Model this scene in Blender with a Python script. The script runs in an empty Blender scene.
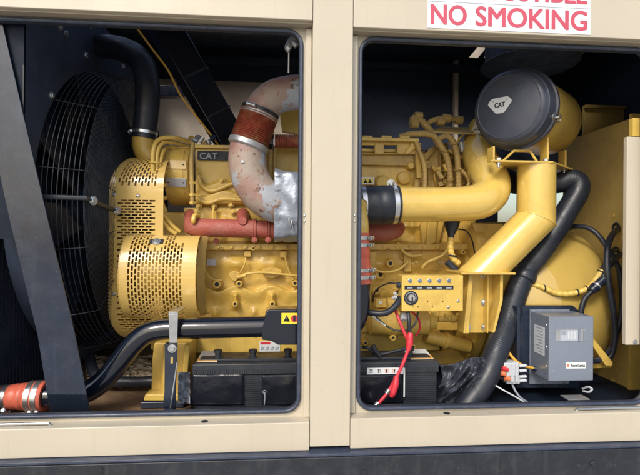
import bpy, bmesh, math, random
from mathutils import Vector as V, Matrix, Euler, noise
random.seed(7)
R = math.radians
F = 470.0; D0 = 1.55; H = 1.62
YAW = R(4.5); ROLL = 0.0077
C = V((0, -D0, H))
RM = Matrix.Rotation(-YAW, 3, 'Z') @ Matrix.Rotation(R(90), 3, 'X') @ Matrix.Rotation(ROLL, 3, 'Z')
scene = bpy.context.scene
col = scene.collection

def ray(u, v):
    return RM @ V(((u-320)/F, -(v-237.5)/F, -1))
def P(u, v, Y):                      # world point at depth Y seen in that direction from the viewpoint
    d = ray(u, v); return C + d*((Y+D0)/d.y)
def S(n, u, Y):                      # n photo pixels in metres at depth Y
    return n*((Y+D0)/ray(u, 237).y)/F

# ------------------------------------------------------------------ materials
def mat(name, base, rough=.5, metal=0., coat=0., var=.10, scale=6., bump=.0, bscale=60., dirt=None, damt=0., dscale=9., spec=.5, rvar=.12, speck=None, spamt=0., streak=None, stamt=0., crough=.12):
    m = bpy.data.materials.new(name); m.use_nodes = True
    nt = m.node_tree; N = nt.nodes; L = nt.links
    b = N['Principled BSDF']
    b.inputs['Metallic'].default_value = metal
    b.inputs['Coat Weight'].default_value = coat
    b.inputs['Coat Roughness'].default_value = crough
    b.inputs['Specular IOR Level'].default_value = spec
    g = N.new('ShaderNodeNewGeometry')
    def nz(sc, det=5., ro=.6):
        n = N.new('ShaderNodeTexNoise'); n.inputs['Scale'].default_value = sc
        n.inputs['Detail'].default_value = det; n.inputs['Roughness'].default_value = ro
        L.new(g.outputs['Position'], n.inputs['Vector']); return n
    n1 = nz(scale)
    mr = N.new('ShaderNodeMapRange'); mr.inputs[1].default_value = .3; mr.inputs[2].default_value = .7
    mr.inputs[3].default_value = 1-var; mr.inputs[4].default_value = 1+var
    L.new(n1.outputs[0], mr.inputs[0])
    mx = N.new('ShaderNodeMix'); mx.data_type = 'RGBA'; mx.blend_type = 'MULTIPLY'; mx.inputs[0].default_value = 1
    mx.inputs[6].default_value = (*base, 1); L.new(mr.outputs[0], mx.inputs[7])
    out = mx.outputs[2]
    def over(c, amt, sc, lo, hi, src):
        n = nz(sc, 8., .68)
        r = N.new('ShaderNodeMapRange'); r.inputs[1].default_value = lo; r.inputs[2].default_value = hi
        r.inputs[3].default_value = 0; r.inputs[4].default_value = amt
        L.new(n.outputs[0], r.inputs[0])
        k = N.new('ShaderNodeMix'); k.data_type = 'RGBA'; L.new(r.outputs[0], k.inputs[0])
        L.new(src, k.inputs[6]); k.inputs[7].default_value = (*c, 1)
        return k.outputs[2]
    if dirt: out = over(dirt, damt, dscale, .48, .68, out)
    if speck: out = over(speck, spamt, 140., .64, .70, out)
    if streak:                       # run marks and drips, stretched along the height
        mp = N.new('ShaderNodeMapping'); mp.inputs[3].default_value = (46, 46, 2.2); L.new(g.outputs['Position'], mp.inputs[0])
        n = N.new('ShaderNodeTexNoise'); n.inputs['Scale'].default_value = 1; n.inputs['Detail'].default_value = 6; L.new(mp.outputs[0], n.inputs['Vector'])
        r = N.new('ShaderNodeMapRange'); r.inputs[1].default_value = .56; r.inputs[2].default_value = .72; r.inputs[3].default_value = 0; r.inputs[4].default_value = stamt
        L.new(n.outputs[0], r.inputs[0]); k = N.new('ShaderNodeMix'); k.data_type = 'RGBA'; L.new(r.outputs[0], k.inputs[0]); L.new(out, k.inputs[6]); k.inputs[7].default_value = (*streak, 1); out = k.outputs[2]
    L.new(out, b.inputs['Base Color'])
    rr = N.new('ShaderNodeMapRange'); rr.inputs[1].default_value = .3; rr.inputs[2].default_value = .7
    rr.inputs[3].default_value = max(.03, rough-rvar); rr.inputs[4].default_value = min(1, rough+rvar)
    n2 = nz(scale*3.1); L.new(n2.outputs[0], rr.inputs[0]); L.new(rr.outputs[0], b.inputs['Roughness'])
    if bump:
        n3 = nz(bscale, 6.); bp = N.new('ShaderNodeBump'); bp.inputs['Strength'].default_value = 1
        bp.inputs['Distance'].default_value = bump
        L.new(n3.outputs[0], bp.inputs['Height']); L.new(bp.outputs[0], b.inputs['Normal'])
    return m

Y_ = (.66, .455, .10)
M = {}
M['yellow'] = mat('yellow_paint', Y_, .42, coat=.15, var=.10, bump=.0012, bscale=45, dirt=(.40, .25, .07), damt=.6, dscale=9, speck=(.12, .08, .04), spamt=.6, streak=(.26, .17, .05), stamt=.22)
M['yellow_cast'] = mat('yellow_cast_paint', (.62, .41, .085), .33, coat=.1, var=.14, bump=.002, bscale=90, dirt=(.42, .27, .07), damt=.5, dscale=11, speck=(.1, .07, .035), spamt=.7, streak=(.22, .14, .045), stamt=.3)
M['yellow_gloss'] = mat('yellow_gloss_paint', (.70, .485, .115), .14, coat=.8, crough=.05, rvar=.06, var=.05, bump=.0007, bscale=16, dirt=(.46, .30, .08), damt=.4, dscale=8, speck=(.25, .16, .06), spamt=.5)
M['yellow_dusty'] = mat('yellow_dusty_paint', (.47, .325, .105), .5, var=.16, bump=.0015, bscale=70, dirt=(.30, .20, .08), damt=.6)
M['guard'] = mat('yellow_guard_paint', (.66, .45, .13), .33, coat=.2, var=.05, bump=.0004, dirt=(.5, .33, .12), damt=.3)
M['cabinet'] = mat('golden_cabinet_paint', (.60, .425, .13), .3, coat=.3, var=.08, bump=.0008, bscale=6, dirt=(.42, .29, .09), damt=.35)
M['beige'] = mat('beige_paint', (.545, .49, .385), .36, coat=.15, var=.035, scale=3, streak=(.36, .31, .22), stamt=.14, bump=.0014, bscale=4, dirt=(.46, .41, .31), damt=.2, dscale=4, speck=(.40, .32, .22), spamt=.25)
M['beige_shaded'] = mat('shaded_beige_paint', (.40, .345, .26), .5, var=.05, bump=.0005, dirt=(.35, .28, .2), damt=.45, dscale=12)  # beige darkened: the shade under the lintels is put into the colour
M['black'] = mat('black_paint', (.014, .022, .042), .3, coat=.25, var=.2, bump=.0006, bscale=25, dirt=(.05, .055, .065), damt=.35, dscale=6, speck=(.3, .3, .3), spamt=.25)
M['black_gloss'] = mat('black_gloss_paint', (.006, .009, .017), .11, coat=.6, var=.2, bump=.0006, bscale=14, rvar=.05, speck=(.2, .2, .2), spamt=.15)
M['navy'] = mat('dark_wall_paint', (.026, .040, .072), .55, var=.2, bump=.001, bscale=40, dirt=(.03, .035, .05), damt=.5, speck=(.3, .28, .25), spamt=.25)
M['brace'] = mat('weathered_black_steel', (.013, .021, .040), .24, coat=.3, streak=(.035, .048, .075), stamt=.35, var=.2, bump=.0008, bscale=18, dirt=(.045, .06, .09), damt=.3, dscale=14, speck=(.35, .35, .36), spamt=.4)
M['rail'] = mat('dark_base_paint', (.018, .021, .028), .45, var=.15, bump=.0008, bscale=60, dirt=(.07, .075, .08), damt=.3, dscale=22, speck=(.3, .3, .3), spamt=.4, streak=(.06, .065, .07), stamt=.3)
M['rubber'] = mat('black_rubber', (.016, .020, .030), .42, var=.2, bump=.0007, bscale=50, dirt=(.05, .055, .065), damt=.4)
M['seal'] = mat('grey_rubber_seal', (.040, .052, .085), .40, var=.12, bump=.0005, dirt=(.12, .13, .16), damt=.4, dscale=20)
M['plastic'] = mat('battery_plastic', (.022, .027, .036), .42, var=.2, bump=.0005, dirt=(.06, .06, .06), damt=.4, speck=(.2, .2, .2), spamt=.3)
M['flap'] = mat('black_vinyl', (.010, .012, .018), .22, var=.2, bump=.006, bscale=9, rvar=.06)
M['steel'] = mat('zinc_steel', (.62, .64, .66), .28, metal=.9, var=.12, bump=.0004, dirt=(.35, .3, .25), damt=.3)
M['steel_dull'] = mat('dull_steel', (.45, .46, .48), .42, metal=.6, var=.15, bump=.0004)
M['brass'] = mat('brass', (.72, .52, .22), .3, metal=.9)
M['grey_box'] = mat('grey_enamel', (.27, .31, .385), .30, metal=.4, coat=.1, var=.03, bump=.0002)
M['red_silicone'] = mat('red_silicone', (.66, .14, .08), .45, var=.10, bump=.0008, bscale=90, dirt=(.35, .10, .07), damt=.5)
M['manifold_red'] = mat('red_manifold_paint', (.38, .09, .065), .5, var=.15, bump=.003, bscale=110, dirt=(.32, .15, .11), damt=.6, dscale=12, speck=(.5, .35, .28), spamt=.4)
M['bellows'] = mat('rusty_bellows', (.34, .085, .05), .5, metal=.2, var=.3, scale=30, bump=.001, dirt=(.42, .30, .14), damt=.7, dscale=22)
M['boot_red'] = mat('red_rubber', (.62, .035, .055), .4, var=.06, bump=.0004)
M['white'] = mat('white_vinyl', (.70, .73, .75), .4, var=.015)
M['ink_red'] = mat('red_ink', (.56, .085, .13), .45, var=.03)
M['ink_black'] = mat('black_ink', (.02, .02, .025), .5)
M['ink_white'] = mat('white_ink', (.7, .72, .74), .5)
M['ink_orange'] = mat('orange_ink', (.75, .2, .08), .5)
M['label_yellow'] = mat('yellow_label', (.85, .66, .05), .4)
M['label_orange'] = mat('orange_label', (.72, .40, .10), .4)
M['decal_black'] = mat('black_decal', (.012, .015, .022), .6)
M['decal_grey'] = mat('grey_decal', (.28, .31, .36), .4)
M['led'] = mat('grey_blue_lens', (.14, .20, .32), .15, coat=.6)
M['wire_yellow'] = mat('yellow_wire', (.72, .40, .06), .45)
M['cap'] = mat('filter_cap_plastic', (.050, .058, .082), .34, coat=.1, var=.12, bump=.0015, bscale=12, dirt=(.10, .105, .12), damt=.4, dscale=7)
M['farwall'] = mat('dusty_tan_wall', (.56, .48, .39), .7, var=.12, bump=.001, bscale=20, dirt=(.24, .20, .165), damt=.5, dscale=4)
M['concrete'] = mat('pale_concrete', (.42, .40, .37), .85, var=.12, scale=2, bump=.004, bscale=30, dirt=(.3, .28, .25), damt=.4, dscale=2)
M['floor'] = mat('rusty_floor', (.20, .125, .07), .6, var=.3, bump=.003, bscale=40, dirt=(.34, .24, .14), damt=.6, dscale=18)
M['sunlit_fleck'] = mat('sunlit_ground_fleck', (.78, .66, .46), .6, var=.35, scale=30)  # pale colour carries the brightness of a sunlit patch of ground
M['lug'] = mat('grey_nylon', (.55, .58, .62), .4)

def silver_foil():
    m = mat('silver_foil', (.30, .34, .41), .42, metal=.45, var=.08, bump=.004, bscale=30, rvar=.08)
    return m
M['foil'] = silver_foil()
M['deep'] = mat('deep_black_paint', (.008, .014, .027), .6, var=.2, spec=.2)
M['drum'] = mat('generator_paint', (.52, .365, .09), .10, coat=.9, crough=.03, var=.06, bump=.0008, bscale=5, rvar=.06, dirt=(.42, .28, .10), damt=.3)
M['bag'] = mat('black_film', (.06, .068, .088), .28, coat=.2, bump=.0015, bscale=30)
M['glass_grey'] = mat('pale_window', (.42, .46, .52), .15, coat=.5)

def peeling():          # red primer, grey heat paint and bare flakes: wear with a shape of its own
    m = mat('peeling_red_paint', (.33, .165, .14), .5, var=.12, bump=.002, bscale=60)
    nt = m.node_tree; N = nt.nodes; L = nt.links; b = N['Principled BSDF']
    g = N.new('ShaderNodeNewGeometry'); src = b.inputs['Base Color'].links[0].from_socket
    for sc, lo, hi, c, det, off in ((6, .33, .55, (.37, .305, .255), 7, 0), (9, .575, .60, (.37, .40, .45), 8, 7.3), (34, .655, .67, (.17, .10, .08), 8, 4.1), (60, .62, .66, (.30, .17, .12), 5, 2.2)):
        n = N.new('ShaderNodeTexNoise'); n.inputs['Scale'].default_value = sc; n.inputs['Detail'].default_value = det
        mp = N.new('ShaderNodeMapping'); mp.inputs[1].default_value = (off, off*.7, off*1.3)
        L.new(g.outputs['Position'], mp.inputs[0]); L.new(mp.outputs[0], n.inputs['Vector'])
        r = N.new('ShaderNodeMapRange'); r.inputs[1].default_value = lo; r.inputs[2].default_value = hi
        L.new(n.outputs[0], r.inputs[0])
        k = N.new('ShaderNodeMix'); k.data_type = 'RGBA'; L.new(r.outputs[0], k.inputs[0])
        L.new(src, k.inputs[6]); k.inputs[7].default_value = (*c, 1); src = k.outputs[2]
    L.new(src, b.inputs['Base Color'])
    return m
M['peel'] = peeling()

# ------------------------------------------------------------------ mesh builder
def catmull(pts, n):
    if n <= 1 or len(pts) < 3: return [V(p) for p in pts]
    pts = [V(p) for p in pts]; out = []
    e = [2*pts[0]-pts[1]] + pts + [2*pts[-1]-pts[-2]]
    for i in range(1, len(e)-2):
        a, b, c, d = e[i-1], e[i], e[i+1], e[i+2]
        for k in range(n):
            t = k/n
            out.append(.5*((2*b)+(c-a)*t+(2*a-5*b+4*c-d)*t*t+(-a+3*b-3*c+d)*t*t*t))
    out.append(pts[-1]); return out
def resample(pts, step):
    out = [pts[0].copy()]; acc = 0
    for a, b in zip(pts, pts[1:]):
        l = (b-a).length
        if l < 1e-9: continue
        t = step-acc
        while t <= l:
            out.append(a.lerp(b, t/l)); t += step
        acc = (acc+l) % step
    return out

class MB:
    def __init__(s): s.v = []; s.f = []
    def add(s, vs, fs):
        o = len(s.v); s.v += [V(v) for v in vs]; s.f += [tuple(o+i for i in f) for f in fs]; return s
    def box(s, c, sz, rot=None):
        c = V(c); x, y, z = (k/2 for k in sz)
        vs = [V((i*x, j*y, k*z)) for i in (-1, 1) for j in (-1, 1) for k in (-1, 1)]
        if rot is not None: vs = [rot @ v for v in vs]
        return s.add([c+v for v in vs], [(0,1,3,2),(4,6,7,5),(0,4,5,1),(2,3,7,6),(0,2,6,4),(1,5,7,3)])
    def bb(s, a, b):
        a, b = V(a), V(b); return s.box((a+b)/2, [abs(k) for k in (b-a)])
    def prism(s, pts, vec):
        n = len(pts); pts = [V(p) for p in pts]; vec = V(vec)
        return s.add(pts+[p+vec for p in pts], [tuple(range(n-1, -1, -1)), tuple(range(n, 2*n))]+[(i, (i+1) % n, n+(i+1) % n, n+i) for i in range(n)])
    def poly(s, px, Y, T):            # outline at depth Y, thickness T going away from the viewer
        return s.prism([P(u, v, Y) for u, v in px], (0, T, 0))
    def pbox(s, u0, v0, u1, v1, Y, T):
        a = P((u0+u1)/2, v0, Y); b = P((u0+u1)/2, v1, Y); l = P(u0, (v0+v1)/2, Y); r = P(u1, (v0+v1)/2, Y)
        return s.bb((l.x, Y, b.z), (r.x, Y+T, a.z))
    def tube(s, pts, r, seg=16, n=8, cap=True, closed=False, step=None, rib=None, flat=1.):
        p = catmull(pts, n)
        if step: p = resample(p, step)
        m = len(p); rs = []
        for i in range(m):
            if callable(r): rr = r(i/(m-1))
            elif isinstance(r, (list, tuple)):
                t = i/(m-1)*(len(r)-1); k = min(int(t), len(r)-2); rr = r[k]+(r[k+1]-r[k])*(t-k)
            else: rr = r
            if rib: rr += rib[0]*math.sin(2*math.pi*i*(step or 0)/rib[1])
            rs.append(rr)
        vs = []; t0 = None; nrm = None
        for i in range(m):
            if closed: t = (p[(i+1) % m]-p[i-1]).normalized()
            else: t = (p[min(i+1, m-1)]-p[max(i-1, 0)]).normalized()
            if nrm is None:
                nrm = t.orthogonal().normalized() if abs(t.z) > .9 else t.cross(V((0, 0, 1))).normalized()
            else:
                nrm = (nrm - t*nrm.dot(t)).normalized()
            bn = t.cross(nrm)
            for k in range(seg):
                a = 2*math.pi*k/seg
                vs.append(p[i]+nrm*math.cos(a)*rs[i]*flat+bn*math.sin(a)*rs[i])
        fs = []
        for i in range(m if closed else m-1):
            j = (i+1) % m
            for k in range(seg):
                l = (k+1) % seg
                fs.append((i*seg+k, i*seg+l, j*seg+l, j*seg+k))
        if cap and not closed: fs += [tuple(range(seg-1, -1, -1)), tuple((m-1)*seg+k for k in range(seg))]
        return s.add(vs, fs)
    def lathe(s, o, ax, prof, seg=32):
        o = V(o); ax = V(ax).normalized(); n = ax.orthogonal().normalized(); b = ax.cross(n); vs = []; fs = []
        for h, r in prof:
            for k in range(seg):
                a = 2*math.pi*k/seg; vs.append(o+ax*h+(n*math.cos(a)+b*math.sin(a))*max(r, 1e-5))
        for i in range(len(prof)-1):
            for k in range(seg):
                l = (k+1) % seg; fs.append((i*seg+k, i*seg+l, (i+1)*seg+l, (i+1)*seg+k))
        fs += [tuple(range(seg-1, -1, -1)), tuple((len(prof)-1)*seg+k for k in range(seg))]
        return s.add(vs, fs)
    def cyl(s, a, b, r, r2=None, seg=24):
        a, b = V(a), V(b); return s.lathe(a, b-a, [(0, r), ((b-a).length, r if r2 is None else r2)], seg)
    def bolt(s, p, d=(0, -1, 0), r=.009, h=.007, washer=True):
        p = V(p); d = V(d).normalized()
        if washer: s.lathe(p-d*.002, d, [(0, r*1.45), (.0035, r*1.45)], 18)
        s.lathe(p-d*.002, d, [(0, r), (h, r), (h+.0015, r*.82)], 6); return s
    def sph(s, c, r, seg=16, sc=(1, 1, 1)):
        c = V(c); vs = []; fs = []; h = seg//2
        for i in range(h+1):
            th = math.pi*(i/h)*.999+.0005
            for k in range(seg):
                a = 2*math.pi*k/seg
                vs.append(c+V((math.sin(th)*math.cos(a)*r*sc[0], math.sin(th)*math.sin(a)*r*sc[1], math.cos(th)*r*sc[2])))
        for i in range(h):
            for k in range(seg):
                l = (k+1) % seg; fs.append((i*seg+k, (i+1)*seg+k, (i+1)*seg+l, i*seg+l))
        return s.add(vs, fs)
    def torus(s, c, ax, r, t, seg=48, ts=8):
        c = V(c); ax = V(ax).normalized(); n = ax.orthogonal().normalized(); b = ax.cross(n)
        return s.tube([c+(n*math.cos(2*math.pi*k/seg)+b*math.sin(2*math.pi*k/seg))*r for k in range(seg)], t, ts, 1, closed=True)
    def relief(s, u0, u1, v0, v1, nu, nv, fn):
        vs = [P(u0+(u1-u0)*i/nu, v0+(v1-v0)*j/nv, fn(u0+(u1-u0)*i/nu, v0+(v1-v0)*j/nv)) for j in range(nv+1) for i in range(nu+1)]
        w = nu+1
        return s.add(vs, [(j*w+i, (j+1)*w+i, (j+1)*w+i+1, j*w+i+1) for j in range(nv) for i in range(nu)])
    def build(s, name, m, parent=None, bev=0., sharp=38, solid=0., loc=None, fixn=True, flat=False):
        o_loc = V((0, 0, 0))
        if parent is not None:
            q = parent
            while q is not None: o_loc += V(q.location); q = q.parent
        elif loc is None:
            xs = [v.x for v in s.v]; ys = [v.y for v in s.v]; zs = [v.z for v in s.v]
            o_loc = V(((min(xs)+max(xs))/2, (min(ys)+max(ys))/2, min(zs)))
        me = bpy.data.meshes.new(name)
        me.from_pydata([v-o_loc for v in s.v], [], s.f)
        if fixn:
            bm = bmesh.new(); bm.from_mesh(me); bmesh.ops.recalc_face_normals(bm, faces=bm.faces); bm.to_mesh(me); bm.free()
        me.polygons.foreach_set('use_smooth', [not flat]*len(me.polygons))
        if flat:
            bm = bmesh.new(); bm.from_mesh(me); bmesh.ops.remove_doubles(bm, verts=bm.verts, dist=2e-5); bm.to_mesh(me); bm.free()
            me.polygons.foreach_set('use_smooth', [False]*len(me.polygons))
        else: me.set_sharp_from_angle(angle=R(sharp))
        o = bpy.data.objects.new(name, me); col.objects.link(o)
        me.materials.append(M[m] if isinstance(m, str) else m)
        if parent is not None: o.parent = parent
        else: o.location = o_loc
        if solid:
            k = o.modifiers.new('thickness', 'SOLIDIFY'); k.thickness = solid; k.offset = 0
        if bev:
            k = o.modifiers.new('edges', 'BEVEL'); k.width = bev; k.segments = 2; k.limit_method = 'ANGLE'; k.angle_limit = R(40); k.harden_normals = True
        return o

def tag(o, label=None, cat=None, group=None, kind=None):
    if label: o['label'] = label
    if cat: o['category'] = cat
    if group: o['group'] = group
    if kind: o['kind'] = kind
    return o
def thing(name, loc, label, cat, group=None):
    o = bpy.data.objects.new(name, None); o.location = V(loc); o.empty_display_size = .05
    col.objects.link(o); return tag(o, label, cat, group)
def copy_tree(o, parent=None):
    c = o.copy(); col.objects.link(c); c.parent = parent
    for ch in [x for x in list(col.objects) if x.parent == o]: copy_tree(ch, c)
    return c

def text(body, p, h, m, parent, name='lettering', rot=None, width=None, bold=0., ext=.0004, align='CENTER'):
    cu = bpy.data.curves.new('t', 'FONT'); cu.body = body; cu.size = 1; cu.extrude = 0; cu.offset = 0
    cu.align_x = align; cu.align_y = 'CENTER'; cu.resolution_u = 4
    to = bpy.data.objects.new('t', cu); col.objects.link(to)
    bpy.context.view_layer.update()
    me = bpy.data.meshes.new_from_object(to.evaluated_get(bpy.context.evaluated_depsgraph_get()))
    bpy.data.objects.remove(to)
    xs = [v.co.x for v in me.vertices]; ys = [v.co.y for v in me.vertices]
    sy = h/(max(ys)-min(ys)); sx = sy if width is None else width/(max(xs)-min(xs))
    cx, cy = (max(xs)+min(xs))/2, (max(ys)+min(ys))/2
    rot = rot or Matrix.Rotation(R(90), 3, 'X')
    q = parent; o_loc = V((0, 0, 0))
    while q is not None: o_loc += V(q.location); q = q.parent
    for v in me.vertices:
        v.co = V(p)-o_loc + rot @ V(((v.co.x-cx)*sx, (v.co.y-cy)*sy, 0))
    if bold:
        base = [tuple(v.co) for v in me.vertices]; fcs = [tuple(p.vertices) for p in me.polygons]; vs = list(base); fs = list(fcs); nb = len(base)
        ex, ez, en = rot @ V((1, 0, 0)), rot @ V((0, 1, 0)), rot @ V((0, 0, 1))
        for q, (dx, dz) in enumerate(((1, 0), (-1, 0), (0, .7), (0, -.7), (.7, .5), (-.7, .5), (.7, -.5), (-.7, -.5))):
            sh = (ex*dx+ez*dz)*bold*h+en*(.00003*(q+1)); o_ = len(vs)
            vs += [tuple(V(c)+sh) for c in base]; fs += [tuple(o_+i for i in f) for f in fcs]
        me = bpy.data.meshes.new(name); me.from_pydata(vs, [], fs)
    me.name = name; me.materials.clear(); me.materials.append(M[m])
    o = bpy.data.objects.new(name, me); col.objects.link(o); o.parent = parent
    k = o.modifiers.new('thickness', 'SOLIDIFY'); k.thickness = ext; k.offset = 1
    return o

def clamp(parent, c, ax, r, w=.011, screw=(0, 0, -1), m='steel', sr=.007, name='hose_clamp'):
    ax = V(ax).normalized(); sc = V(screw).normalized()
    b = MB(); b.lathe(V(c)-ax*w/2, ax, [(0, r+.0004), (0, r+.0022), (w, r+.0022), (w, r+.0004)], 40)
    o = b.build(name, m, parent)
    k = MB(); q = V(c)+sc*(r+sr*.9); t = ax.cross(sc).normalized()
    k.cyl(q-t*.012, q+t*.012, sr*.8, seg=14); k.lathe(q+t*.012, t, [(0, sr), (.006, sr), (.008, sr*.7)], 6)
    k.lathe(q-t*.012, -t, [(0, sr), (.006, sr), (.008, sr*.7)], 6)
    k.box(V(c)+sc*(r+.003), (.012, .012, .008))
    k.build('clamp_screw', 'steel', o)
    return o
# ================================================================== setting
def plane(name, x0, x1, y0, y1, z, m):
    b = MB(); b.add([(x0, y0, z), (x1, y0, z), (x1, y1, z), (x0, y1, z)], [(0, 1, 2, 3)])
    return b.build(name, m)
g = plane('ground', -60, 60, -60, 60, 0, 'concrete'); tag(g, kind='structure')

# ================================================================== the steel housing with its two open door bays
YF = -.045                       # front of post, lintels and sills
YJ = .008                        # recessed door frame
FLOOR = H-.63; CEIL = H+1.16; YB = 1.47; XL = -1.55; XR = 1.95
ROOFZ = H+1.3
xp0 = P(311.5, 237, YF).x; xp1 = P(351.5, 237, YF).x
zLL = P(155, 13.5, YF).z; zLR = P(500, 33.5, YF).z          # lintel undersides
zSL = P(155, 426, YF).z; zSR = P(495, 415.5, YF).z          # sill tops
zBL = P(155, 455, YF).z; zBR = P(495, 445, YF).z            # sill bottoms
enc = thing('generator_enclosure', (.2, .7, 0), 'beige painted steel housing with two open door bays, black rubber seals and a dark base', 'enclosure')
def E(b, name, m, **k): return b.build(name, m, enc, **k)
g_ = .0012
b = MB(); b.bb((xp0, YF, zBL+.012), (xp1, .07, ROOFZ)); E(b, 'door_post', 'beige', bev=.002)
b = MB(); b.bb((XL, YF, zLL), (xp0-g_, .03, ROOFZ)); lt = E(b, 'lintel_panel', 'beige', bev=.003)
b = MB(); b.bb((xp1+g_, YF, zLR), (XR, .03, ROOFZ)); E(b, 'lintel_panel', 'beige', bev=.003)
b = MB(); b.bb((XL, YF, zBL), (xp0-g_, .02, zSL)); E(b, 'sill_panel', 'beige', bev=.003)
b = MB(); b.bb((xp1+g_, YF, zBR), (XR, .02, zSR)); E(b, 'sill_panel', 'beige', bev=.003)

def rrect(x0, x1, z0, z1, r, n=8):
    out = []
    for cx, cz, a0 in ((x1-r, z1-r, 0), (x0+r, z1-r, 90), (x0+r, z0+r, 180), (x1-r, z0+r, 270)):
        for k in range(n+1):
            a = R(a0+90*k/n); out.append((cx+r*math.cos(a), cz+r*math.sin(a)))
    return out
def bay(x0, x1, z0, z1, ox0, ox1, oz0, oz1):
    lp = rrect(x0, x1, z0, z1, .046); n = len(lp)
    q = [(ox1, oz1), (ox0, oz1), (ox0, oz0), (ox1, oz0)]
    outer = [q[i//9] for i in range(n)]
    b = MB(); vs = [(x, YJ, z) for x, z in lp]+[(x, YJ, z) for x, z in outer]+[(x, YJ+.010, z) for x, z in lp]
    fs = []
    for i in range(n):
        j = (i+1) % n
        if outer[i] == outer[j]: fs.append((i, j, n+i))
        else: fs.append((i, j, n+j, n+i))
        fs.append((i, 2*n+i, 2*n+j, j))
    b.add(vs, fs); E(b, 'door_frame', 'beige', fixn=False)
    s = MB()
    p = [V((x, YJ-.006, z)) for x, z in lp]
    # straight runs get extra points so that the profile stays even
    pts = []
    for i in range(n):
        a, c = p[i], p[(i+1) % n]; k = max(1, int((c-a).length/.05))
        pts += [a.lerp(c, t/k) for t in range(k)]
    s.tube(pts, .0068, 10, 1, closed=True)
    sl = E(s, 'rubber_seal', 'seal')
    s = MB(); s.tube([q+V((0, .013, 0)) for q in pts], .0085, 8, 1, closed=True, flat=1); s.build('seal_lip', 'rubber', sl)
yS = YJ-.006
bay(P(-36, 237, yS).x, P(300.4, 200, yS).x, P(150, 414.2, yS).z, P(150, 25.2, yS).z, XL+.01, (xp0+xp1)/2-.01, zBL, ROOFZ-.05)
bay(P(359.6, 200, yS).x, P(647, 237, yS).x, P(490, 406.3, yS).z, P(490, 43.8, yS).z, (xp0+xp1)/2+.01, XR-.01, zBL, ROOFZ-.05)
# drip flange below each lintel, set back from the lintel's face
b = MB(); b.bb((XL, YF+.014, zLL-.006), (xp0-.002, YJ-.001, zLL+.01)); b.build('drip_flange', 'beige_shaded', enc, bev=.001)
b = MB(); b.bb((xp1+.002, YF+.014, zLR-.006), (XR, YJ-.001, zLR+.01)); b.build('drip_flange', 'beige_shaded', enc, bev=.001)
# corner angle pieces beside the post
for x0, x1, z0, z1 in ((P(304.5, 237, YJ).x, xp0-.001, zSL+.001, zLL-.008), (xp1+.001, P(356, 237, YJ).x, zSR+.001, zLR-.008)):
    b = MB(); b.bb((x0, YJ-.012, z0), (x1, YJ+.02, z1)); E(b, 'jamb_strip', 'beige', bev=.002)
for u, v in ((304.6, 215.5), (304.6, 221.3), (354.8, 215.5), (354.8, 221.3)):
    b = MB(); p = P(u, v, YJ-.012); b.lathe(p, (0, -1, 0), [(0, .0045), (.0015, .0042), (.003, .002)], 14); E(b, 'rivet', 'steel')
# holes and latch rods in the sills
for u, v, Y in ((204.5, 421.3, -.02), (447, 412.2, -.02)):
    z = (zSL if u < 300 else zSR); p = P(u, v, Y)
    b = MB(); b.lathe((p.x, -.018, z), (0, 0, 1), [(0, .011), (.0012, .011)], 20); E(b, 'drain_hole', 'ink_black')
for u0, u1, z in ((-40, 51, zSL), (576, 660, zSR)):
    b = MB(); pa, pb = P(u0, 420, -.022), P(u1, 420, -.022)
    ax = -.022
    if u0 < 0: pts = [(pa.x, ax, z+.007), (pb.x-.03, ax, z+.007), (pb.x-.008, ax, z+.006), (pb.x, ax+.004, z-.002)]
    else: pts = [(pa.x, ax+.004, z-.002), (pa.x+.008, ax, z+.006), (pa.x+.03, ax, z+.007), (pb.x, ax, z+.007)]
    b.tube(pts, .0042, 10, 4); E(b, 'latch_rod', 'steel')
# base below the sills
zb = min(zBL, zBR)
b = MB(); b.bb((XL-.02, YF-.012, .0), (XR+.02, .0, H-.815)); E(b, 'fuel_tank_base', 'rail', bev=.004)
b = MB(); b.bb((XL-.02, YF-.030, H-.8145), (XR+.02, .0, zBL-.010)); r_ = E(b, 'base_rail', 'rail', bev=.003)
b = MB(); b.bb((XL-.02, YF-.026, zBL-.0095), (XR+.02, .0, zBL-.001)); E(b, 'rubber_strip', 'seal', bev=.002)
for u, v in ((100, 471), (364, 473), (593, 463.5)):
    b = MB(); b.bolt(P(u, v, YF-.0305 if v < 470 else YF-.0305), r=.008, h=.005); b.build('base_bolt', 'rail', r_)
# shell
def shell(a, c, nm, m): b = MB(); b.bb(a, c); return E(b, nm, m)
V0, V1 = .36, 1.0                 # unseen roof opening, added to let daylight in onto the far wall
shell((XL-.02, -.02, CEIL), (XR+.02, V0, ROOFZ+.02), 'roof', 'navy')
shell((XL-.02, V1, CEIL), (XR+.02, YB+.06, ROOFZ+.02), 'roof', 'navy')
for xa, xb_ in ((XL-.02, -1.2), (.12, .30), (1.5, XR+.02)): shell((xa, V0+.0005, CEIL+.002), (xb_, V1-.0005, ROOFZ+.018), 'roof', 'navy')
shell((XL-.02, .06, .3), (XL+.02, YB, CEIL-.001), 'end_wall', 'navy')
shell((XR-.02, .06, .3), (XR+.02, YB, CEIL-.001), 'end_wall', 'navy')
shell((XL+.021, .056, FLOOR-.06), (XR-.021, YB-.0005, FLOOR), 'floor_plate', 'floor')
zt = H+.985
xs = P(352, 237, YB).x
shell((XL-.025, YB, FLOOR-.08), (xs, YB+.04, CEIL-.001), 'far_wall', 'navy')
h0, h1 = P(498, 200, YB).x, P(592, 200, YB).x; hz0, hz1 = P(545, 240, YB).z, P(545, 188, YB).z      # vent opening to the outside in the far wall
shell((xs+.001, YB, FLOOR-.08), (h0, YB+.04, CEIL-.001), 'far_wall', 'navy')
shell((h1, YB, FLOOR-.08), (XR+.025, YB+.04, CEIL-.001), 'far_wall', 'navy')
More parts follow.
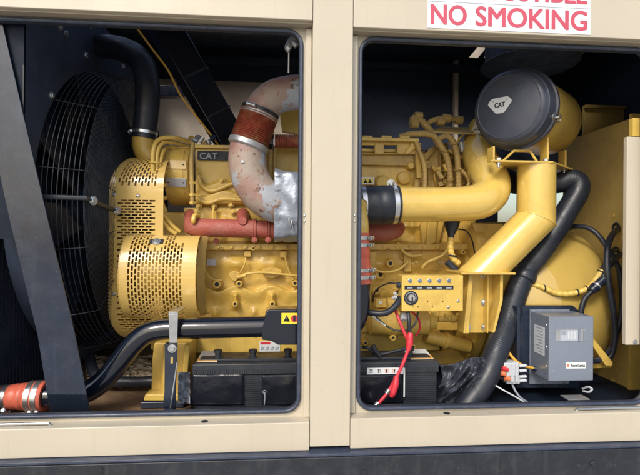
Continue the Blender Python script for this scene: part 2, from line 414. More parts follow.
shell((h0+.0005, YB, FLOOR-.08), (h1-.0005, YB+.04, hz0), 'far_wall', 'navy')
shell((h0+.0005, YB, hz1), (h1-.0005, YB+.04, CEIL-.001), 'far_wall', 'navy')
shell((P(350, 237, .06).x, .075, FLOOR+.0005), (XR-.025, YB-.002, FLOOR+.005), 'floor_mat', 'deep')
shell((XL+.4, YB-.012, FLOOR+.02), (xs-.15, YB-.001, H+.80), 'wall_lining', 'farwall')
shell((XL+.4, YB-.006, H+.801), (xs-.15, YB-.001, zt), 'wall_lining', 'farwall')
YR = .97
b = MB(); b.bb((P(583, 200, YR).x, YR, FLOOR+.006), (XR-.03, YR+.012, P(600, 109, YR).z)); E(b, 'inner_partition', 'cabinet')
b = MB(); b.bb((P(583, 200, YR).x, YR-.02, P(600, 109, YR).z+.0005), (XR-.03, YR+.012, P(600, 106, YR).z)); E(b, 'partition_trim', 'yellow_dusty')
# roof and wall ribs
for u in (209, 457, 623):
    p = P(u, 60, YB-.05); w = .012 if u < 460 else .02
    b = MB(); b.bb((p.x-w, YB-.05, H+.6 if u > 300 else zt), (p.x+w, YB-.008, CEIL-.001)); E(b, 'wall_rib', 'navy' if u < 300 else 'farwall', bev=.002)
for Y in (.29, 1.02):
    b = MB(); b.bb((XL+.03, Y, CEIL-.05), (XR-.03, Y+.05, CEIL-.0005)); E(b, 'roof_beam', 'navy', bev=.002)
b = MB(); b.bb((XL+.03, YB-.10, CEIL-.09), (XR-.03, YB-.06, CEIL-.05)); E(b, 'roof_beam', 'navy', bev=.002)
for u in (478, 493, 580):
    p = P(u, 47, 1.0); b = MB(); b.prism([p, p+V((.05, 0, 0)), p+V((.0, 0, -.06)), p+V((-.05, 0, -.06))], (0, .01, 0)); E(b, 'roof_gusset', 'farwall')

# ------------------------------------------------------------------ sign on the right lintel
sg = thing('warning_sign', P(508, 36, YF), 'white vinyl sign reading COMBUSTIBLE and NO SMOKING in red capitals above the right bay', 'sign')
l, r_x = P(427.5, 15, YF).x, P(590.5, 15, YF).x
zt_, zb_ = P(508, -44, YF).z, P(508, 31.5, YF).z
b = MB(); b.bb((l, YF-.0015, zb_), (r_x, YF-.0002, zt_)); b.build('sign_panel', 'white', sg)
zm = P(508, 5.2, YF).z
b = MB(); b.bb((l, YF-.0019, zm-.0006), (r_x, YF-.0016, zm+.0006)); b.build('dividing_line', 'decal_grey', sg)
cx = (l+r_x)/2; ht = abs(P(508, 0, YF).z-P(508, 19.3, YF).z)
for wd, ua, ub in (('NO', 431.3, 466), ('SMOKING', 476, 586.3)):
    xa, xb_ = P(ua, 18, YF).x, P(ub, 18, YF).x
    text(wd, ((xa+xb_)/2, YF-.0017, P(508, 17.8, YF).z), ht, 'ink_red', sg, width=xb_-xa, bold=.034)
text('COMBUSTIBLE', (cx-.003, YF-.0017, P(508, -9.0, YF).z), ht, 'ink_red', sg, width=(r_x-l)*.957, bold=.034)
# ================================================================== LEFT BAY
# ---- radiator with its fan, and the wire guard in front of the fan
RY = .70; RR = .622
xg = P(41, 205, RY-RR).x                         # plane of the guard's outer ring
gz = P(150, 213, RY).z
gc = V((xg, RY, gz))
rad = thing('radiator', (xg-.2, RY, FLOOR), 'large black radiator with bolted shroud plate at the far left of the left bay', 'radiator')
b = MB(); n = 64
ring = [(math.cos(2*math.pi*k/n), math.sin(2*math.pi*k/n)) for k in range(n)]
q4 = []
for cx_, cy_ in ring:                            # square outer edge, round opening
    m_ = max(abs(cx_), abs(cy_)) if not (cy_ < 0 and cx_ < -.3) else 1.0; q4.append((cx_/m_, cy_/m_))
vs = [(xg-.03, RY+RR*.985*c_, gz+RR*.985*s_) for c_, s_ in ring]+[(xg-.03, RY+.665*c_, gz+(.86 if s_ > 0 else .632)*s_) for c_, s_ in q4]+[(xg-.13, RY+RR*.985*c_, gz+RR*.985*s_) for c_, s_ in ring]
b.add(vs, [(i, (i+1) % n, n+(i+1) % n, n+i) for i in range(n)]+[(i, 2*n+i, 2*n+(i+1) % n, (i+1) % n) for i in range(n)])
b.build('shroud_plate', 'navy', rad, fixn=False)
b = MB()
b.bb((xg-.20, RY-.66, FLOOR+.02), (xg-.17, RY+.66, gz+.85)); b.build('radiator_core', 'black', rad)
b = MB()
for k in range(60): b.bb((xg-.1695, RY-.65+k*.0218, FLOOR+.03), (xg-.164, RY-.65+k*.0218+.006, gz+.84))
b.build('core_fins', 'black', rad)
b = MB(); b.bb((XL+.03, RY-.50, FLOOR+.001), (xg-.201, RY-.49, gz+.85)); b.build('side_panel', 'deep', rad)
b = MB(); b.bb((xg-.034, RY-.667, gz-.12), (xg-.128, RY-.661, gz+.85)); b.build('shroud_flange', 'deep', rad)
b = MB(); b.bb((xg-.0345, RY-.672, P(37, 166, .035).z), (xg-.0315, RY-.6675, P(37, 66, .035).z)); b.build('edge_highlight', 'rail', rad)  # added strip, stands in for the highlight along the shroud's edge
for u, v in ((60, 27), (66, 34), (90, 26), (106, 40), (118, 41), (86, 55), (51.5, 95.5), (123, 66)):
    d_ = ray(u, v); t_ = (xg-.03-C.x)/d_.x; p = C+d_*t_
    b = MB(); b.bolt(p, (1, 0, 0), .010, .009); b.build('shroud_bolt', 'steel', rad)
fan = thing('cooling_fan', (xg-.09, RY, gz), 'black multi-blade engine fan behind the wire guard', 'fan')
b = MB(); b.lathe((xg-.13, RY, gz), (1, 0, 0), [(0, .14), (.05, .14), (.08, .10)], 32); b.build('hub', 'black', fan)
for k in range(8):
    a = 2*math.pi*k/8+.2; e1 = V((0, math.cos(a), math.sin(a))); e2 = V((0, -math.sin(a), math.cos(a)))
    c0 = V((xg-.095, RY, gz)); b = MB()
    pr = [c0+e1*.12-e2*.06+V((-.02, 0, 0)), c0+e1*.60-e2*.12+V((-.035, 0, 0)), c0+e1*.61+e2*.09+V((.03, 0, 0)), c0+e1*.12+e2*.05+V((.02, 0, 0))]
    b.prism(pr, (.004, 0, 0)); b.build('blade', 'black', fan, bev=.001)
fg = thing('fan_guard', (xg, RY, gz-RR), 'round black guard of concentric steel wires in front of the radiator fan', 'guard')
b = MB(); rings = []
for k in range(8): rings.append((xg+.0155*k-.002, RR-.0035*k))
rings2 = []
xf = xg+.122; r0 = RR-.035
k = 0; r_ = r0
while r_ > .10:
    rings2.append((xf+.035*(1-r_/r0), r_)); r_ -= .0082
for x_, r_ in rings: b.torus((x_, RY, gz), (1, 0, 0), r_, .0015, 120, 5)
b.build('side_wires', 'rail', fg)
b = MB()
for x_, r_ in rings2: b.torus((x_, RY, gz), (1, 0, 0), r_, .0012, 110, 4)
b.build('face_wires', 'rail', fg)
for k in range(14):
    a = 2*math.pi*(k+.5)/14+.03; e1 = V((0, math.cos(a), math.sin(a)))
    b = MB(); b.tube([gc+e1*(RR+.006)+V((-.015, 0, 0)), gc+e1*(RR-.024)+V((.113, 0, 0)), gc+e1*(r0+.002)+V((.126, 0, 0)), gc+e1*.10+V((.122+.035*(1-.1/r0)+.004, 0, 0))], .0016, 6, 1)
    b.build('radial_wire', 'rubber', fg)
# split strap across the guard with its two bolts
b = MB(); pa, pb, pc = gc+V((-.01, -RR, .02)), gc+V((.128, -r0-.003, .02)), gc+V((.165, -.22, -.03))
b.tube([pa, pb, pc], .009, 8, 1); b.build('guard_strap', 'rubber', fg)
for t_ in (.12, .62):
    b = MB(); b.bolt(pb.lerp(pc, t_)+V((.01, -.012, 0)), (.8, -.6, 0), .011, .012); b.build('strap_bolt', 'steel', fg)

# ---- slanting steel brace by the left edge, with a folded foot
yb_ = .012
b = MB()
top = [(-52, 24, yb_+.05), (4, 24, yb_+.05)]
ou = [(-34, 24), (2.5, 24), (24, 118), (49, 225), (75, 335), (86.5, 394), (47, 394), (37.5, 335), (29, 300), (10, 222), (-10, 130)]
b.poly(ou, yb_+.006, .005)
br = thing('diagonal_brace', P(60, 409, .03), 'broad slanting black steel plate at the far left of the left bay', 'brace')
b.build('plate', 'brace', br, bev=.001)
p0, p1, p2, p3 = P(47, 394.1, yb_+.006), P(86.5, 394.1, yb_+.006), P(90, 413, yb_+.06), P(50, 413, yb_+.06)
b = MB(); b.prism([p0, p1, p2, p3], (0, .005, .001)); b.build('folded_foot', 'black', br, bev=.001)

# ---- coolant hose from the radiator top down to the yellow elbow
ch = thing('upper_coolant_hose', P(145, 140, .52), 'thick black rubber hose bending down from the radiator top to a yellow elbow', 'hose')
rh = S(12, 146, .52)
b = MB(); b.tube([P(72, 42, .66), P(100, 46, .62), P(124, 50, .58), P(142, 62, .54), P(147.5, 85, .52), P(147, 110, .52), P(144, 139, .52)], rh, 24, 8)
b.build('hose', 'rubber', ch)
clamp(ch, P(144.5, 133, .52), P(144, 139, .52)-P(146, 115, .52), rh, .012, (-1, -.5, 0))
b = MB(); b.tube([P(144, 137, .52), P(144.5, 147, .52), P(150, 157, .52), P(160, 161, .53), P(176, 162, .55)], rh*.95, 24, 8); b.build('elbow', 'yellow_cast', ch)
b = MB(); b.lathe(P(160, 161, .53), (1, 0, 0), [(0, rh*1.15), (.012, rh*1.15)], 28); b.build('elbow_flange', 'yellow_cast', ch)

# ---- slanting black duct and the orange wire tied along it
du = thing('slanting_duct', P(238, 150, .62), 'slanting glossy black square duct running down from the roof behind the engine', 'duct')
a0, a1 = P(160, 20, .62), P(246, 168, .78)
dirv = (a1-a0); ln = dirv.length
rot = dirv.to_track_quat('Z', 'Y').to_matrix()
b = MB(); b.box((a0+a1)/2, (.105, .13, ln), rot); b.build('duct', 'black_gloss', du, bev=.006)
b = MB(); b.box(a0.lerp(a1, .36)+V((0, 0, 0)), (.112, .137, .012), rot); b.build('tie_band', 'rubber', du)
b = MB(); b.box(a0.lerp(a1, .62), (.112, .137, .008), rot); b.build('tie_band', 'rubber', du)
b = MB(); b.box(P(158, 92, .95)+V((.03, 0, 0)), (.30, .06, .055)); b.build('cross_arm', 'black', du, bev=.004)
b = MB(); b.tube([P(134, 24, .50), P(150, 46, .52), P(168, 70, .53), P(180, 94, .55), P(196, 116, .58), P(212, 136, .62), P(219, 146, .66)], .0046, 8, 6)
o = b.build('orange_wire', 'wire_yellow'); tag(o, 'long orange wire tied along the slanting black duct', 'wire')

# ================================================================== ENGINE
eng = thing('engine', P(260, 400, .72), 'long yellow six-cylinder diesel engine seen from its side through both bays', 'engine')
def gs(x, c, w): return math.exp(-((x-c)/w)**2)
def sst(x, a, c): t = min(1, max(0, (x-a)/(c-a))); return t*t*(3-2*t)
def blockY(u, v):
    y = .50
    y += .035*sst(v, 252, 246) if False else 0
    y -= .045*(sst(v, 243.0, 244.2)-sst(v, 249.6, 251))                 # long ledge
    y += .03*sst(v, 243, 240)
    ph = math.cos((u-236)/36*2*math.pi)
    wav = 288+3*math.cos((u-218)/36*2*math.pi)
    y -= .016*gs(v, 264, 7)*(1+.55*ph)
    y -= .030*(sst(v, wav-1.5, wav+1.2))                                   # cast shoulder
    y += .016*sst(v, wav+2, wav+16)
    for k in range(-1, 7):
        c_ = 235.5+36.5*k
        y -= .030*gs(u, c_, 3.2)*sst(v, 290, 296)*sst(v, 312, 306)
    for k in range(6):
        c_ = 216+38*k
        y -= .014*gs(u, c_, 3.5)*gs(v, 313, 5)
    y += .0025*noise.noise(V((u*.12, v*.12, 0)))
    y += .012*sst(v, 316, 322)
    return y
b = MB(); b.relief(150, 480, 232, 330, 330, 150, blockY)
b.build('block_side', 'yellow_cast', eng, sharp=60, fixn=False)
b = MB(); pa, pb = P(152, 232, .56), P(470, 340, .56)
b.bb((pa.x, .545, pb.z-.03), (pb.x+.02, 1.0, P(300, 214, .56).z)); b.build('block', 'yellow_cast', eng, bev=.01)
# oil pan rail and pan
b = MB(); pa, pb = P(186, 331, .44), P(500, 351, .44)
b.bb((P(186, 340, .44).x, .44, P(300, 352, .44).z), (P(440, 340, .44).x, .60, P(300, 331, .44).z)); b.build('pan_rail', 'yellow', eng, bev=.004)
b = MB(); b.bb((P(190, 340, .50).x, .52, FLOOR+.05), (P(470, 340, .50).x, .95, P(300, 352.5, .52).z)); b.build('oil_pan', 'yellow_cast', eng, bev=.02)
for k in range(9):
    b = MB(); b.bolt(P(203+k*26, 335, .44), r=.008); b.build('pan_bolt', 'yellow', eng)
# bosses and plugs on the block
def boss(u, v, Y, r, h=.02, hole=True, m='yellow_cast', par=None):
    p = P(u, v, Y); r = S(r, u, Y)
    prof = [(-.03, r*1.25), (0, r*1.1), (h*.8, r), (h, r*.85)]
    if hole: prof += [(h+.0004, r*.5), (h-.010, r*.48)]
    b = MB(); b.lathe(p, (0, -1, 0), prof, 24); o = b.build('boss', m, par or eng)
    if hole:
        k = MB(); k.lathe(p-V((0, h-.008, 0)), (0, -1, 0), [(0, r*.46), (.002, r*.46)], 16); k.build('plug', 'decal_black' if r > .01 else 'ink_black', o)
for a_ in ((217.5, 284, .475, 4.4), (239.5, 283.5, .475, 3.2), (295, 283, .475, 3.4), (235.5, 303.5, .455, 3), (272.5, 303.5, .455, 3), (253.5, 248.3, .452, 2.2, .004), (222, 247.5, .452, 1.6, .004), (389, 263, .48, 4.2, .03), (380, 274.5, .475, 4.5, .012), (388, 249.5, .452, 1.5, .004), (455, 262, .47, 3.5)):
    boss(*a_)
for u, v in ((272, 273), (234.5, 276)):
    pts = []
    for k in range(20):
        a = 2*math.pi*k/20; rx, ry = (10, 5.2) if u > 250 else (5.5, 5)
        pts.append((u+rx*math.cos(a)*(1-.25*math.sin(a)), v+ry*math.sin(a)*1.05))
    b = MB(); b.poly(pts, .462, .03); b.build('cover_pad', 'yellow_cast', eng, bev=.003)
b = MB(); b.tube([P(237, 277.5, .455), P(246, 274, .45), P(262, 272.5, .448), P(280, 274, .448), P(300, 276, .45), P(318, 276, .455)], .0052, 10, 6); b.build('sensor_line', 'yellow', eng)
b = MB(); b.cyl(P(237, 277.5, .456), P(246.5, 275, .449), .0085, seg=12); b.build('line_fitting', 'yellow', eng)
b = MB(); b.pbox(207, 259, 215.5, 265.5, .46, .003); o = b.build('data_plate', 'steel_dull', eng)
b = MB(); b.pbox(208, 272, 211.5, 277, .47, .003); b.build('data_plate', 'label_orange', eng) if False else None
b = MB()
for v in (250.8,): b.bb((P(186, v, .47).x, .452, P(186, 246.5, .452).z-.001), (P(186, v, .47).x+.01, .5, P(186, 246.5, .452).z))
# cylinder head
def headY(u, v):
    y = .535
    y -= .012*gs(v, 226, 3)
    y -= .010*(1+math.cos((u-246)/24*2*math.pi))*.5*sst(v, 214, 220)
    for k in range(11):
        y -= .016*gs(u, 192+24.5*k, 3.0)*sst(v, 209, 212)*sst(v, 236, 229)
    y += .002*noise.noise(V((u*.15, v*.15, 3)))
    return y
b = MB(); b.relief(184, 425, 208, 243, 240, 50, headY); b.build('cylinder_head', 'yellow_cast', eng, sharp=60, fixn=False)
for k in range(7):
    b = MB(); b.bolt(P(196+k*37, 212, .52), r=.008, h=.012); b.build('head_bolt', 'yellow', eng)
# rocker cover, with its folded stiffening ridges
def covY(u, v):
    y = .545
    top_ = 162; y += .0
    r1 = 181+7*math.tanh((u-207)/4)*0.5 - 5*gs(u, 222, 9) + 4*gs(u, 205, 5)
    y -= .022*sst(v, r1-1.5, r1+2.5)
    r2 = 193+3*math.sin((u-190)/46*2*math.pi)
    y -= .016*sst(v, r2-1.5, r2+2)*sst(v, 209, 200)
    y += .030*sst(v, 203, 206)
    y -= .012*gs(u, 197, 3.5)*sst(v, 166, 172)*sst(v, 196, 190)
    y += .0015*noise.noise(V((u*.1, v*.1, 9)))
    return y
b = MB(); b.relief(195.5, 425, 150, 209, 230, 90, covY); b.build('rocker_cover', 'yellow', eng, sharp=60, fixn=False)
b = MB(); pa, pb = P(195.6, 150, .548), P(424, 150, .548)
b.bb((pa.x, .552, P(300, 235, .55).z), (pb.x, .85, P(300, 150, .55).z-.0)); b.build('cover_body', 'yellow', eng, bev=.006)
b = MB(); b.bb((pa.x-.004, .533, P(300, 150, .55).z-.004), (pb.x, .60, P(300, 150, .55).z+.012)); b.build('cover_rim', 'yellow', eng, bev=.003)
for u, v in ((199, 178), (222, 180.5), (199, 206), (231, 205), (262, 204), (214, 206)):
    b = MB(); b.bolt(P(u, v, .522), r=.0085, h=.012); b.build('cover_bolt', 'yellow', eng)
for pts in ([(199, 178, .515), (203, 187, .512), (212, 191, .51), (222, 188, .51), (232, 184, .51), (246, 184, .51), (262, 184, .51)], [(196, 198, .51), (208, 203, .508), (222, 199, .508), (240, 200, .508), (262, 201, .508)]):
    b = MB(); b.tube([P(*q) for q in pts], .0095, 10, 6); b.build('fuel_line', 'yellow', eng)
dc = MB(); dc.pbox(197.5, 151, 230, 160.2, .531, .0018)
dz = P(212, 155.6, .53)
# name strip
b = dc.build('name_strip', 'decal_black', eng)
text('CAT', P(208.5, 155.9, .5305), S(6.2, 208, .53), 'decal_grey', b, width=S(17, 208, .53), bold=.02)
text('C15', P(224.5, 157.2, .5305), S(3.4, 224, .53), 'decal_grey', b, width=S(7, 224, .53)) if False else None

# exhaust manifold (red) along the head
mf = thing('exhaust_manifold', P(230, 238, .43), 'red painted exhaust manifold along the engine side, running behind the centre post', 'manifold')
rm = S(9.2, 230, .42)
b = MB(); b.tube([P(190, 226.5, .45), P(193, 227, .43), P(200, 227.5, .42), P(230, 228.5, .42), P(262, 229.5, .42), P(300, 231, .42), P(360, 232, .42), P(385, 232.5, .42), P(396, 230, .43), P(400, 226, .46)], [rm*.75, rm*.95, rm, rm, rm, rm, rm, rm, rm*.9, rm*.6], 24, 6)
b.build('manifold_tube', 'manifold_red', mf)
for u, v, h in ((190.5, 219, 8), (243, 218, 9), (290, 220, 8)):
    b = MB(); b.tube([P(u+1, v+12, .43), P(u, v+5, .43), P(u, v-1, .50), P(u, v-4, .54)], S(6.5, u, .43), 16, 5); b.build('port_branch', 'manifold_red', mf)
b = MB(); b.tube([P(199, 216, .41), P(195, 215.5, .385), P(193.5, 220, .375), P(193.5, 222, .38)], .010, 12, 5); b.build('lifting_stub', 'yellow', mf)
for u in (252.5, 266):
    for du_, w_ in ((0, .007), (2.2, .007)):
        b = MB(); b.lathe(P(u+du_, 229.3, .42), (1, 0, 0), [(0, rm*1.18), (w_, rm*1.18)], 28); b.build('manifold_clamp', 'manifold_red', mf)
    b = MB(); b.cyl(P(u+2, 237, .385), P(u+2, 243, .385), .005, seg=10); b.bolt(P(u+2, 240, .38), r=.008); b.build('clamp_bolt', 'manifold_red', mf)
for u, v in ((216, 241), (243, 220)):
    b = MB(); b.bolt(P(u, v, .40 if v < 230 else .44), r=.008); b.build('manifold_bolt', 'manifold_red', mf)
boss(243, 221, .40, 4.5, .02, False, 'manifold_red', mf)

# pump housing between guard and engine: drum with two bolted pads
pu = thing('pump_housing', P(176, 205, .5), 'round yellow gear housing with two riveted plates between belt guard and engine', 'housing')
ry = (P(176, 143, .62).z-P(176, 206, .62).z)/2*1.02; pc_ = P(176, 175, .60)
x0_, x1_ = P(163, 175, .46).x, P(188, 175, .46).x
b = MB(); b.lathe((x0_, .60, pc_.z), (1, 0, 0), [(0, .128), (.004, .134), (x1_-x0_-.004, .134), (x1_-x0_, .128)], 64); b.build('drum', 'yellow', pu)
b = MB(); b.lathe((x0_+.018, .60, pc_.z), (1, 0, 0), [(0, .1365), (x1_-x0_-.04, .1365)], 64); b.build('band', 'yellow', pu)
for v0, v1, mm in ((160, 169, 'guard'), (178, 187, 'steel_dull'), (143, 148.5, 'guard')):
    pz0, pz1 = P(176, v1, .46).z, P(176, v0, .46).z
    Yp = .60-math.sqrt(max(1e-4, .137**2-((pz0+pz1)/2-pc_.z)**2))-.002
    b = MB(); zz0, zz1 = P(176, v1, Yp).z, P(176, v0, Yp).z; ang = math.asin(max(-1, min(1, ((zz0+zz1)/2-pc_.z)/.139)))
    b.box(((x0_+x1_)/2, .60-.139*math.cos(ang), pc_.z+.139*math.sin(ang)), (x1_-x0_-.018, .004, zz1-zz0), Matrix.Rotation(-ang, 3, 'X')); o = b.build('plate', mm, pu, bev=.0008)
    for sx in (-1, 1):
        b = MB(); b.lathe(((x0_+x1_)/2+sx*(x1_-x0_-.04)/2, .60-.139*math.cos(ang)-.0021, pc_.z+.139*math.sin(ang)), (0, -1, .0), [(0, .0036), (.001, .0036)], 12); b.build('rivet', 'ink_black', o)
b = MB(); b.tube([P(193, 143, .46), P(191.5, 160, .44), P(192, 185, .44), P(192.5, 205, .45)], .009, 12, 8); b.build('side_pipe', 'yellow_dusty', pu)
for v in (184, 196, 204):
    b = MB(); b.lathe(P(192.5, v, .445), (0, 0, 1), [(0, .014), (.010, .014)], 6); b.build('pipe_fitting', 'yellow', pu)
# yellow hoses looping in front of the housing
hh = thing('yellow_hose_bundle', P(155, 230, .42), 'bundle of yellow painted hoses looping over the belt guard and the round housing', 'hoses')
for k, pts in enumerate(([(190, 142, .52), (176, 138, .46), (160, 139, .43), (153.5, 150, .41), (153, 175, .40), (155, 200, .40), (160, 216, .40), (168, 228, .41), (176, 234, .42)],
      [(188, 146, .54), (174, 142.5, .48), (163, 143, .44), (157.5, 153, .42), (157, 178, .41), (158.5, 200, .41), (163, 213, .41), (171, 224, .42), (180, 232, .43)],
      [(190, 150, .55), (170, 147, .50), (164, 150, .45), (160.8, 160, .43), (160.5, 180, .42), (161.5, 200, .42), (166, 212, .42)])):
    b = MB(); b.tube([P(*q) for q in pts], .0085 if k else .0095, 10, 8); b.build('hose', 'yellow', hh)
for u, v in ((155.5, 163), (155.5, 186), (158, 205)):
    b = MB(); b.torus(P(u, v, .407), (0, 0, 1), .021, .0035, 20, 6); b.build('hose_tie', 'yellow', hh)
for k in range(3):
    b = MB(); b.cyl(P(158, 172+k*1.0+k*12, .42), P(166, 172+k*13, .46), .009, seg=10); b.build('fitting', 'yellow', hh)
# clutter on top: sensors and fittings at the engine front
for k in range(16):
    u = 190+random.random()*24; v = 136+random.random()*13; Y = .56+random.random()*.15
    b = MB()
    if k % 3: b.cyl(P(u, v, Y), P(u+random.uniform(-6, 6), v+random.uniform(2, 7), Y), .007+random.random()*.007, seg=10)
    else: b.bolt(P(u, v, Y), (random.uniform(-1, 1), -1, random.random()), .011, .012)
    b.build('top_fitting', random.choice(['yellow', 'yellow_dusty', 'steel_dull', 'black']), eng)

# ---- perforated belt guards
def perf(b, fn, Sx, T, ps, pt, ws, wt, ms, mt, dt=.01, solid=(), holes=()):
    """sheet with staggered slots; s across, t along; solid = blank (s0,s1,t0,t1) zones"""
    def strip(s0, s1, t0, t1):
        if s1-s0 < 1e-6 or t1-t0 < 1e-6: return
        n = max(1, int(math.ceil((t1-t0)/dt))); k = max(1, int(math.ceil((s1-s0)/.05)))
        vs = [fn(s0+(s1-s0)*i/k, t0+(t1-t0)*j/n) for j in range(n+1) for i in range(k+1)]
        b.add(vs, [(j*(k+1)+i, j*(k+1)+i+1, (j+1)*(k+1)+i+1, (j+1)*(k+1)+i) for j in range(n) for i in range(k)])
    nc = int((Sx-2*ms)/ps); s = (Sx-nc*ps)/2
    strip(0, s, 0, T); strip(Sx-s, Sx, 0, T)
    for i in range(nc):
        a = s+i*ps; c1 = a+(ps-ws)/2; c2 = c1+ws
        strip(c2, a+ps+((ps-ws)/2 if i < nc-1 else 0), 0, T)
        if i == 0: strip(a, c1, 0, T)
        t = mt+(pt/2 if i % 2 else 0); last = 0
        while t+wt < T-mt:
            mid = (t+wt/2)
            if not any(z[0] < (c1+c2)/2 < z[1] and z[2] < mid < z[3] for z in solid):
                strip(c1, c2, last, t); last = t+wt
            t += pt
        strip(c1, c2, last, T)
def profile(pts):
    pts = [V(p) for p in pts]; L_ = [0]
    for a, c in zip(pts, pts[1:]): L_.append(L_[-1]+(c-a).length)
    def f(t):
        t = max(0, min(L_[-1]-1e-9, t))
        for i in range(len(L_)-1):
            if t <= L_[i+1]: return pts[i].lerp(pts[i+1], (t-L_[i])/(L_[i+1]-L_[i]))
    return f, L_[-1]
bg1 = thing('belt_guard', P(135, 330, .45), 'tall yellow perforated belt guard beside the fan, behind the slotted drum cover', 'guard')
Yg = .37
zt1, zb1 = P(112, 190, Yg).z, P(112, 308, Yg).z
px0, px1 = P(109.5, 250, Yg).x, P(163, 250, Yg).x
prof = [V((0, Yg+.16, P(130, 158, Yg+.16).z))]
zc = P(130, 158, Yg+.16).z
for k in range(1, 9):
    a = R(90*k/9); prof.append(V((0, Yg+.16*(1-math.sin(a)), zt1+(zc-zt1)*math.cos(a))))
prof += [V((0, Yg, zt1-.005)), V((0, Yg, zb1))]
zd = P(130, 337, Yg+.14).z
for k in range(1, 9):
    a = R(90*k/8); prof.append(V((0, Yg+.14*(1-math.cos(a)), zb1-(zb1-zd)*math.sin(a))))
f1, L1 = profile(prof)
def inset(t):      # the left edge rounds in towards top and bottom
    z = f1(t).z; return .05*max(0, (z-zt1)/(zc-zt1))**2 + .035*max(0, (zb1-z)/(zb1-zd))**2
fn = lambda s, t: V((px0+s+inset(t)*(1-s/(px1-px0)), f1(t).y, f1(t).z))
tmid = (prof[9]-prof[0]).length
tz = lambda v: next(t*.002 for t in range(int(L1/.002)) if f1(t*.002).z <= P(130, v, Yg).z)
tA, tB = tz(188.5), tz(197.5)
b = MB(); perf(b, fn, px1-px0, L1, .0165, .030, .009, .022, .028, .014, .012, solid=[(0, 1, tA-.01, 9)]); 
# upper part: upright slots; lower part: rows of level slots (a second sheet that carries on where the first ends)
b = MB(); fnA = lambda s, t: fn(s, t); perf(b, fnA, px1-px0, tA, .0128, .026, .0080, .0200, .026, .012, .012)
b2 = MB()
fnB = lambda s, t: fn(t, s+tA)
perf(b2, fnB, L1-tA, px1-px0, .0116, .0275, .0070, .0220, .001, .030, .03, solid=[(0, tB-tA, 0, 9)])
b.v_ = None
b.add(b2.v, b2.f)
b.build('slotted_sheet', 'guard', bg1, solid=.002, fixn=False, flat=True)
sp = [fn(0, L1*k/40) for k in range(41)]
b = MB(); b.prism([p+V((-.0012, 0, 0)) for p in sp]+[V((sp[-1].x, .9, sp[-1].z)), V((sp[0].x, .9, sp[0].z))], (-.002, 0, 0)); b.build('side_plate', 'guard', bg1)
for u, v in ((114, 194.5), (138, 195.5), (114, 294)):
    b = MB(); p = P(u, v, Yg-.001); b.lathe(p, (0, -1, 0), [(0, .008), (.003, .0078), (.006, .004)], 14); b.build('guard_bolt', 'steel', bg1)
b = MB(); b.pbox(132, 191, 161, 196.5, Yg-.0035, .002); b.build('blank_plate', 'guard', bg1) if False else None
# crank pulley and belts showing through the slots
pl = thing('drive_pulley', P(140, 300, .6), 'dark grooved pulleys and belts seen through the slots of the guard', 'pulley')
for v, r in ((278, .13), (205, .09)):
    c_ = P(140, v, .62); b = MB(); pf = []
    for k in range(6): pf += [(.012*k, r), (.012*k+.004, r), (.012*k+.006, r-.012), (.012*k+.010, r-.012)]
    b.lathe(c_-V((.05, 0, 0)), (1, 0, 0), pf, 40); b.build('pulley', 'steel_dull' if v > 250 else 'yellow_cast', pl)
b = MB(); c1_, c2_ = P(140, 278, .62), P(140, 205, .62)
for k in range(3):
    x_ = c1_.x-.045+k*.024; b.tube([V((x_, c1_.y-.135, c1_.z)), V((x_, c2_.y-.095, c2_.z))], .006, 6, 1)
b.build('belts', 'rubber', pl)

dg = thing('drum_guard', P(160, 318, .33), 'yellow half-round slotted drum cover in front of the tall belt guard', 'guard')
Yd = .245; rd = (P(160, 237, Yd+.10).z-P(160, 319, Yd+.10).z)/2; zc2 = P(160, 277, Yd+.08).z
prof = [V((0, Yd+.16, zc2+rd))]
for k in range(0, 25):
    a = R(90-180*k/24); prof.append(V((0, Yd+.115-.115*math.cos(a), zc2+rd*math.sin(a))))
prof.append(V((0, Yd+.16, zc2-rd)))
f2, L2 = profile(prof)
dx0, dx1 = P(118.5, 277, Yd).x, P(195.5, 277, Yd).x
fn2 = lambda s, t: V((dx0+s, f2(t).y, f2(t).z))
W2 = dx1-dx0; tq = lambda v: next(t*.002 for t in range(int(L2/.002)) if f2(t*.002).z <= P(160, v, Yd+.03).z)
b = MB(); perf(b, lambda s, t: fn2(s+.022, t), W2-.066, L2, .0126, .0240, .0078, .0190, .003, .01, .006, solid=[(W2*.30, W2*.48, 0, tq(249)), (W2*.62, W2, 0, tq(244))])
nn = 60; b.add([fn2(s_, L2*j/nn) for j in range(nn+1) for s_ in (0, .022)], [(2*j, 2*j+1, 2*j+3, 2*j+2) for j in range(nn)])
fn3 = lambda s, t: V((dx0+W2-.044+s, f2(t).y, f2(t).z))
b3 = MB(); vs = [fn3(s, L2*j/60) for j in range(61) for s in (0, .044)]; b3.add(vs, [(2*j, 2*j+1, 2*j+3, 2*j+2) for j in range(60)])
b.build('slotted_sheet', 'guard', dg, solid=.002, fixn=False, flat=True)
b3.build('edge_band', 'guard', dg, solid=.0021, fixn=False, flat=True)
sp = [fn2(0, L2*k/50) for k in range(51)]
b = MB(); b.prism([p+V((-.0012, 0, 0)) for p in sp], (-.002, 0, 0)); b.build('side_plate', 'guard', dg)
fl = MB(); fa = [fn2(W2, L2*k/50)+V((.0, .03, 0)) for k in range(51)]
for k in range(50): fl.add([fa[k], fa[k+1], fa[k+1]+V((.022, .045, 0)), fa[k]+V((.022, .045, 0))], [(0, 1, 2, 3)])
fl.build('rear_flange', 'yellow_dusty', dg, solid=.002, fixn=False, flat=True)
pq = fn2(W2*.44, tq(241.5)); b = MB(); b.box(pq+V((0, -.004, .0)), (.05, .004, .022), Matrix.Rotation(R(-40), 3, 'X')); b.build('access_slot', 'ink_black', dg)
